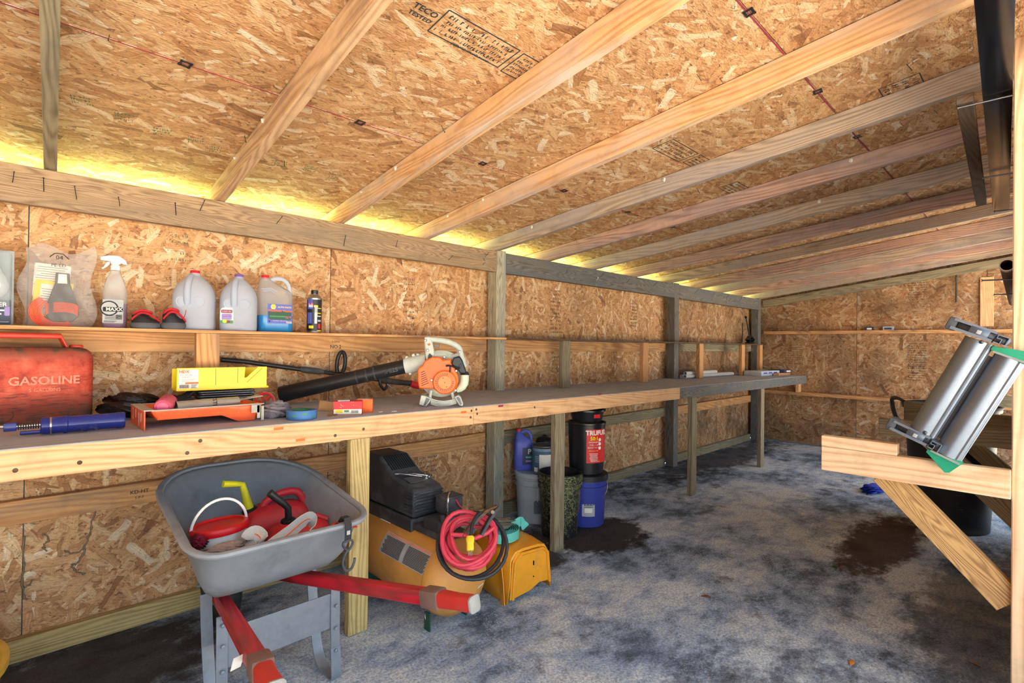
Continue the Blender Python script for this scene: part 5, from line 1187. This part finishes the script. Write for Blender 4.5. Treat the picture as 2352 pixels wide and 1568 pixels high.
MB().prism([(.05, .020), (.135, .028), (.142, .022), (.128, -.020), (.118, -.026), (.05, .008)], .05, Matrix(((0, 0, 1, -.03), (1, 0, 0, 0), (0, 1, 0, 0), (0, 0, 0, 1)))).build('end_plate', M_gplate, t, 0, .001)
MB().prism([(.05, .380), (.135, .372), (.165, .392), (.150, .415), (.09, .402), (.05, .392)], .05, Matrix(((0, 0, 1, -.03), (1, 0, 0, 0), (0, 1, 0, 0), (0, 0, 0, 1)))).build('end_plate', M_gplate, t, 0, .001)
MB().box((.0, .098, .020), (.076, .08, .006)).build('end_collar', M_gripend, t, 0); MB().box((.0, .098, .378), (.076, .08, .006)).build('end_collar', M_gripend, t, 0)
# --- barrel
t = thing('trash_barrel', 'large black plastic barrel standing under the rack arms', 'barrel', (4.74, .455, .001))
MB().lathe([(.20, 0), (.212, .006), (.255, .80), (.268, .806), (.272, .82), (.268, .835), (.258, .835), (.25, .80), (.205, .02), (.001, .018)], 48, cap=False).build('tub', K('barrel_black', 34, 36, 40, rough=.4, dirt=.2, dcol=rgb(70, 66, 62), scratch=rgb(110, 112, 116)), t)
MB().lathe([(.266, .828), (.276, .832), (.276, .842), (.266, .845), (.258, .842)], 48, cap=False).build('rim', M_blackd, t)
MB().strip(smoothpath([(-.20, .20, .835), (-.21, .25, .87), (-.205, .285, .875), (-.195, .30, .85), (-.19, .285, .76), (-.18, .25, .70)], 5), .06, .02, (1, .3, 0)).build('handle', M_blackd, t, 60)
# --- blue cloth on the floor
tag(crumple('blue_cloth', K('blue_film', 30, 62, 196, rough=.45, sc=60, bump=.6), None, (5.36, 1.02, .022), (.13, .075, .034), .36, 41, 4, -.021, 1.6), 'crumpled bright blue cloth on the floor beyond the near rack bracket', 'cloth')
# --- long bars carried on nails under the front header
t = thing('black_channel', 'glossy black metal channel lying on nails under the front roof edge', 'metal bar', M=frame((2.75, .124, 2.055), (1, .037, 0)))
MB().box((0, 0, .004), (3.0, .072, .008), r=.002).build('web', M_blackgloss, t)
for s in (-1, 1): MB().box((0, s*.034, .018), (3.0, .004, .03)).build('flange', M_blackgloss, t, 0)
t = tag(board('bark_strip', (2.30, .188, 2.068), (4.0, .252, 2.068), .03, .045, M_dark, None), 'rough-sawn wood strip beside the black channel overhead', 'wood strip')
rk = bpy.data.objects['rack_bracket']
big_nail = MB().cyl((0, 0, 0), (0, .135, 0), .0035, 8).cyl((0, .135, 0), (0, .138, 0), .007, 10).mesh('nail', M_steel)
for x, z in ((1.62, 2.043), (2.31, 2.043), (3.33, 2.043), (4.19, 2.043), (5.63, 1.545), (3.33, 1.552), (4.19, 1.55)):
    par = min([o for o in bpy.data.objects if o.name.startswith('rack_bracket')], key=lambda o: abs(o.location.x+.045-x)) if x > 2 else cl
    nail(par, (x-par.location.x, .0695 if x > 2.2 else -.04, z), 0, 0, 1.0, big_nail).rotation_euler = (.02, 0, random.uniform(-.1, .1))
t = thing('cardboard_tube', 'brown tube with a white open end lying on nails high along the posts', 'tube', M=frame((4.25, .135, 1.585), (1, .022, .004)))
ax_ = roty(PI/2)
MB().lathe([(.0215, -1.25), (.0245, -1.25), (.0245, 1.25), (.0215, 1.25), (.0215, -1.25)], 28, ax_, cap=False).build('tube', K('tube_brown', 132, 100, 84, rough=.7), t)
MB().lathe([(.0212, -1.252), (.0252, -1.252), (.0252, -1.20), (.0247, -1.20)], 28, ax_, cap=False).build('end_ring', M_whitep, t)
t = tag(MB().tube([(0, -.02*math.cos(a)-.02, .06*math.sin(a)) for a in [-1.5+3*k/14 for k in range(15)]], .002, 6).build('wire_loop', M_blackd, None, loc=T(3.28, .115, 1.15) @ roty(.2) @ rotz(PI)), 'thin dark wire loop hanging on the second rack post', 'wire')
# --- far end
t = thing('iron_rod', 'slim iron rod hanging from a hook on the end wall', 'rod', (E_-.03, hX(2197, 620, E_-.03).y, 0))
zt2 = hX(2197, 612, E_-.03).z; zb2 = hX(2197, 694, E_-.03).z
MB().cyl((0, 0, zb2), (0, 0, zt2), .008, 10).build('rod', M_blackd, t)
MB().tube(smoothpath([(0, 0, zt2-.01), (0, .012, zt2+.04), (0, -.012, zt2+.075), (0, -.028, zt2+.045), (0, -.02, zt2+.025)], 4), .004, 6).build('hook', M_darksteel, t)
LZ = 1.4405
for a, b, nm, lab in ((1990, 2006, 'small_carton', 'small dark blue carton on the end wall ledge, left of the white one'), (2029, 2053, 'small_carton', 'small white carton on the end wall ledge, right of the blue one')):
    y1_, y0_ = hX(a, 750, E_-.045).y, hX(b, 750, E_-.045).y
    t = thing(nm, lab, 'box', (E_-.05, (y0_+y1_)/2, LZ), 0, 'small cartons on the ledge')
    MB().box((0, 0, .021), (.05, y1_-y0_, .042)).build('carton', M_navy if a < 2000 else M_lgrey, t, 0)
    MB().box((-.0255, 0, .018), (.001, (y1_-y0_)*.7, .02)).build('printed_patch', M_paper if a < 2000 else M_navy, t, 0)
for i, (y, dz) in enumerate(((2.60, 0), (2.562, 0), (2.581, .033))):
    x0, x1 = (4.985, 6.15) if i < 2 else (5.03, 5.75)
    t = thing('plastic_pipe', ['longest white plastic pipe against the wall on the far bench', 'white plastic pipe on the far bench, front of the two bottom ones', 'short white plastic pipe lying on top of the other two'][i], 'pipe', M=frame(((x0+x1)/2, y, zb(5.5)+.0215+dz), (1, 0, -.0038)), group='white pipes on the bench')
    h_ = (x1-x0)/2
    MB().lathe([(.0145, -h_), (.0185, -h_), (.0185, h_), (.0145, h_), (.0145, -h_)], 20, ax_, cap=False).build('pipe', M_whitep, t)
t = thing('flooring_box', 'white and blue flooring carton on the far end of the bench', 'box', M=T(6.52, 2.36, zb(6.5)+.002) @ rotz(-.05))
MB().box((0, 0, .028), (.52, .2, .056), r=.002).build('carton', K('carton_white', 206, 216, 228, rough=.6), t)
for i in range(3): MB().box((-.15+.14*i, -.1005, .034), (.10, .001, .018)).build('printed_patch', M_lblue, t, 0)
t = thing('flooring_box', 'navy printed flooring carton lying right of the white and blue one', 'box', M=T(6.86, 2.28, zb(6.8)+.032) @ rotz(-.1) @ roty(.0))
MB().box((0, 0, .018), (.18, .2, .036), r=.002).build('carton', M_navy, t); MB().box((-.05, -.1005, .018), (.02, .001, .016)).build('printed_patch', M_lred, t, 0); MB().box((.02, -.1005, .018), (.1, .001, .018)).build('printed_patch', M_paper, t, 0)
tag(board('plank_offcut', (6.55, 2.215, zb(6.6)+.0165), (6.96, 2.215, zb(6.9)+.0165), .028, .06, M_pine, None), 'short tan plank offcut under the navy flooring carton', 'wood offcut')
tag(board('plank_offcut', (6.75, 2.30, zb(6.8)+.016), (6.955, 2.30, zb(6.9)+.016), .028, .07, M_dark, None), 'short dark plank offcut behind the tan one under the navy carton', 'wood offcut')
t = thing('scissor_jack', 'black scissor jack with its crank leaning up at the far end of the shelf', 'jack', (6.79, 2.61, 1.2705))
MB().box((0, 0, .012), (.14, .07, .02), r=.003).build('base', M_black, t)
for s in (-1, 1):
    MB().strip([(s*.03, 0, .022), (s*.095, 0, .052), (s*.03, 0, .085)], .05, .012, (0, 1, 0)).build('arm', M_black, t)
MB().box((0, 0, .09), (.08, .05, .014), r=.003).build('saddle', M_black, t)
MB().cyl((-.12, 0, .052), (.12, 0, .052), .007, 10).build('screw', M_darksteel, t)
MB().tube([(-.06, -.02, .08), (-.16, -.03, .23), (-.225, -.035, .325)], .0075, 10).build('crank', M_darksteel, t)
MB().cyl((-.222, -.035, .32), (-.232, -.036, .335), .015, 12).build('crank_socket', M_black, t)
MB().tube([(-.10, .06, .02), (-.02, .085, .22), (-.015, .088, .27)], .006, 8).build('wheel_brace', M_darksteel, t)
# --- yellow tub at the left edge
t = thing('yellow_tub', 'yellow plastic tub edge on the floor at the lower left corner', 'tub', (-.285, 2.20, .001))
MB().lathe([(.26, 0), (.27, .006), (.30, .24), (.315, .25), (.315, .27), (.30, .272), (.285, .24), (.25, .012), (.001, .01)], 44, cap=False).build('tub', K('tub_yellow', 218, 176, 66, rough=.4, dirt=.12), t)
MB().lathe([(.272, 0), (.285, 0), (.287, .03), (.276, .032)], 44, cap=False).build('base_ring', M_blackd, t)
# ------------------------------------------------------------------ print and marks on the sheets
def stampm(parent, M, rows, w, mat, seed, name='printed_stamp', frame_=True, words=()):
    """rows of small illegible print in the XY plane of M, with any legible words"""
    rn = random.Random(seed); m = MB()
    for (y, h_) in rows:
        x = -w/2
        while x < w/2-.006:
            l_ = min(rn.uniform(.3, 1.0)*h_, w/2-x)
            if rn.random() < .8:
                m.box((x+l_*.2, y, 0), (l_*.28, h_*rn.uniform(.6, 1), .0006))
                if rn.random() < .6: m.box((x+l_*.45, y+h_*.32*rn.choice((-1, 0, 1)), 0), (l_*.5, h_*.2, .0006))
            x += l_*1.02
    if frame_:
        y0 = min(r[0] for r in rows)-.02; y1 = max(r[0] for r in rows)+.02
        for y in (y0, y1): m.box((0, y, 0), (w+.02, .0035, .0006))
        for x in (-w/2-.01, w/2+.01): m.box((x, (y0+y1)/2, 0), (.0035, y1-y0, .0006))
    for s, size, x, y in words: m.text(s, size, T(x, y, .0003), bold=.02)
    o = m.build(name, mat, parent, 0, loc=M); o['kind'] = 'stuff'; return o
def roofM(x, y, a=0): return T(x, y, roofz(y)-.0012) @ rotx(-math.atan(RS)) @ rotx(PI) @ rotz(a)
stampm(cl, roofM(1.02, 1.222), [(.04, .016), (.018, .012), (-.002, .012), (-.025, .014)], .26, M_ink, 1, words=(('TECO', .03, -.19, .018), ('TESTED', .022, -.19, -.012), ('ORIENTED STRAND BOARD', .012, .02, -.044)))
stampm(cl, roofM(1.26, 1.225), [(.04, .01), (.022, .01), (.004, .01), (-.014, .01), (-.03, .01)], .14, M_ink, 2)
stampm(cl, roofM(2.26, 1.215), [(.03, .016), (.008, .014), (-.015, .014), (-.035, .01)], .22, M_ink, 3); stampm(cl, roofM(2.49, 1.225), [(.04, .01), (.022, .01), (.004, .01), (-.014, .01)], .14, M_ink, 4)
stampm(cl, roofM(3.06, 1.25), [(.03, .016), (.008, .014), (-.015, .014), (-.035, .01)], .26, M_ink, 5)
stampm(cl, roofM(2.62, .40), [(.05, .02), (.02, .02), (-.01, .02), (-.04, .02)], .3, M_ink, 6)
for i, (x, y) in enumerate(((.18, 2.22), (.30, 2.26), (.42, 2.30), (.53, 2.30), (.60, 2.34), (.86, 2.32), (.98, 2.30), (1.10, 2.34))):
    stampm(cl, roofM(x, y, .2), [(.02, .012), (0, .012), (-.02, .012)], .06, M_ink_green, 10+i, frame_=False)
def wallM(x, z, a=0): return T(x, D-.0012, z) @ FRONT @ rotz(a)
stampm(wb, wallM(.575, 1.62), [(.08, .012), (.05, .012), (.0, .012), (-.03, .012)], .07, M_ink_green, 30, frame_=False)
stampm(wb, wallM(1.80, 1.50), [(.12, .014), (.09, .014), (.06, .014), (.02, .014), (-.01, .012), (-.04, .012), (-.08, .014), (-.12, .014), (-.16, .012), (-.19, .012)], .09, M_ink, 31, frame_=False)
stampm(wb, wallM(3.18, 1.52), [(.14-.03*k, .016) for k in range(12)], .13, M_ink, 32, frame_=False)
stampm(wb, wallM(4.32, 1.54), [(.12-.03*k, .014) for k in range(9)], .12, M_ink, 33, frame_=False)
stampm(wb, wallM(3.2, 1.05), [(.08-.03*k, .014) for k in range(5)], .12, M_ink_green, 34, frame_=False)
stampm(wb, wallM(1.95, .44), [(.06-.03*k, .014) for k in range(4)], .16, M_ink, 35, frame_=False)
def endM(y, z): return T(E_-.0012, y, z) @ Matrix(((0, 0, -1, 0), (-1, 0, 0, 0), (0, 1, 0, 0), (0, 0, 0, 1)))
for i, (y, z, n_) in enumerate(((2.22, 1.12, 7), (2.22, .45, 6), (.98, 1.15, 8), (.98, 1.85, 6), (.98, .9, 4))):
    stampm(wr, endM(y, z), [(.14-.026*k, .014) for k in range(n_+3)], .17, M_ink, 40+i, frame_=False)
# lettering stencilled on the girt
o = MB().text('NO.2', .028, None, bold=.01).text('S-GRN', .016, T(0, .028, 0)).build('stamp_lettering', M_ink, wb, 0, loc=T(1.305, D-.0385, 1.20) @ FRONT); 
o = MB().text('KD-HT', .022, None, bold=.01).text('S-P-F', .016, T(0, -.025, 0)).build('stamp_lettering', M_ink, wb, 0, loc=T(.43, D-.0385, .575) @ FRONT)
# mud tubes on the lower back wall
M_mud = K('mud_tube', 132, 112, 90, rough=.95, sc=90, bump=1)
for pts in ([(222, 1155), (212, 1195), (203, 1235), (190, 1262), (168, 1270), (150, 1264)], [(195, 1262), (180, 1290), (165, 1300), (178, 1312), (195, 1318)], [(55, 1230), (54, 1300), (52, 1350), (60, 1375)], [(75, 1330), (62, 1345), (55, 1352)], [(100, 1225), (112, 1240), (100, 1252), (108, 1268)]):
    P = smoothpath([hY(a, b, D-.003) for a, b in pts], 5)
    MB().tube([p+V((random.uniform(-.004, .004), 0, random.uniform(-.004, .004))) for p in P], [random.uniform(.0015, .005) for _ in P], 6).build('mud_trail', M_mud, wb)
# paint marks on the bench rail
for i, (px, py, mt) in enumerate(((1378, 905, M_pink), (640, 984, M_lor), (690, 1010, M_lor), (1065, 946, M_lor), (1150, 932, M_pink))):
    p_ = hY(px, py, FY); MB().box((p_.x-2.3, p_.y-2.3-.0006, p_.z), (.035, .001, .010), r=.0004).build('paint_mark', mt, bn, 0)
knot_me = MB().lathe([(.001, .0012), (.011, .001), (.013, 0)], 14, rotx(PI/2)).mesh('screw_head', M_dark)
for px, py in ((183, 1062), (430, 1040), (640, 1030), (770, 1000), (835, 985), (1081, 958), (1083, 943), (1094, 940), (1096, 950), (460, 1012), (1228, 935), (1500, 893), (35, 1080)):
    p_ = hY(px, py, FY); o = bpy.data.objects.new('screw_head', knot_me); COL.objects.link(o); o.parent = bn; o.location = (p_.x-2.3, p_.y-2.3, p_.z); o.scale = (.5, 1, .5)
# leaves and chips on the floor
leaf = [(-.02, 0), (-.008, .007), (.008, .007), (.022, 0), (.008, -.007), (-.008, -.006)]
for i, (px, py, c_, lab) in enumerate((((1957, 1522, (214, 130, 48), 'orange dry leaf on the floor, left of the other near the bottom edge')), (2240, 1525, (168, 104, 60), 'brown dry leaf on the floor near the lower right post'), (2020, 1178, (222, 124, 40), 'tiny orange chip on the floor under the near rack arm'), (1917, 1303, (44, 78, 40), 'green leaf lying on the open concrete floor'), (1622, 1370, (120, 74, 54), 'small brown chip in the middle of the floor'))):
    p_ = hZ(px, py, .003)
    tag(MB().grid(lambda u, v: ((u-.5)*.045, (v-.5)*.018*math.sin(PI*min(.98, max(.08, u))), .004*math.sin(u*3)+.003*v), 8, 4).build('dry_leaf', K('leaf_%d' % i, *c_, rough=.8), None, 60, loc=T(p_.x, p_.y, .002) @ rotz(i*1.3), solid=.0008), lab, 'leaf', 'leaves on the floor')
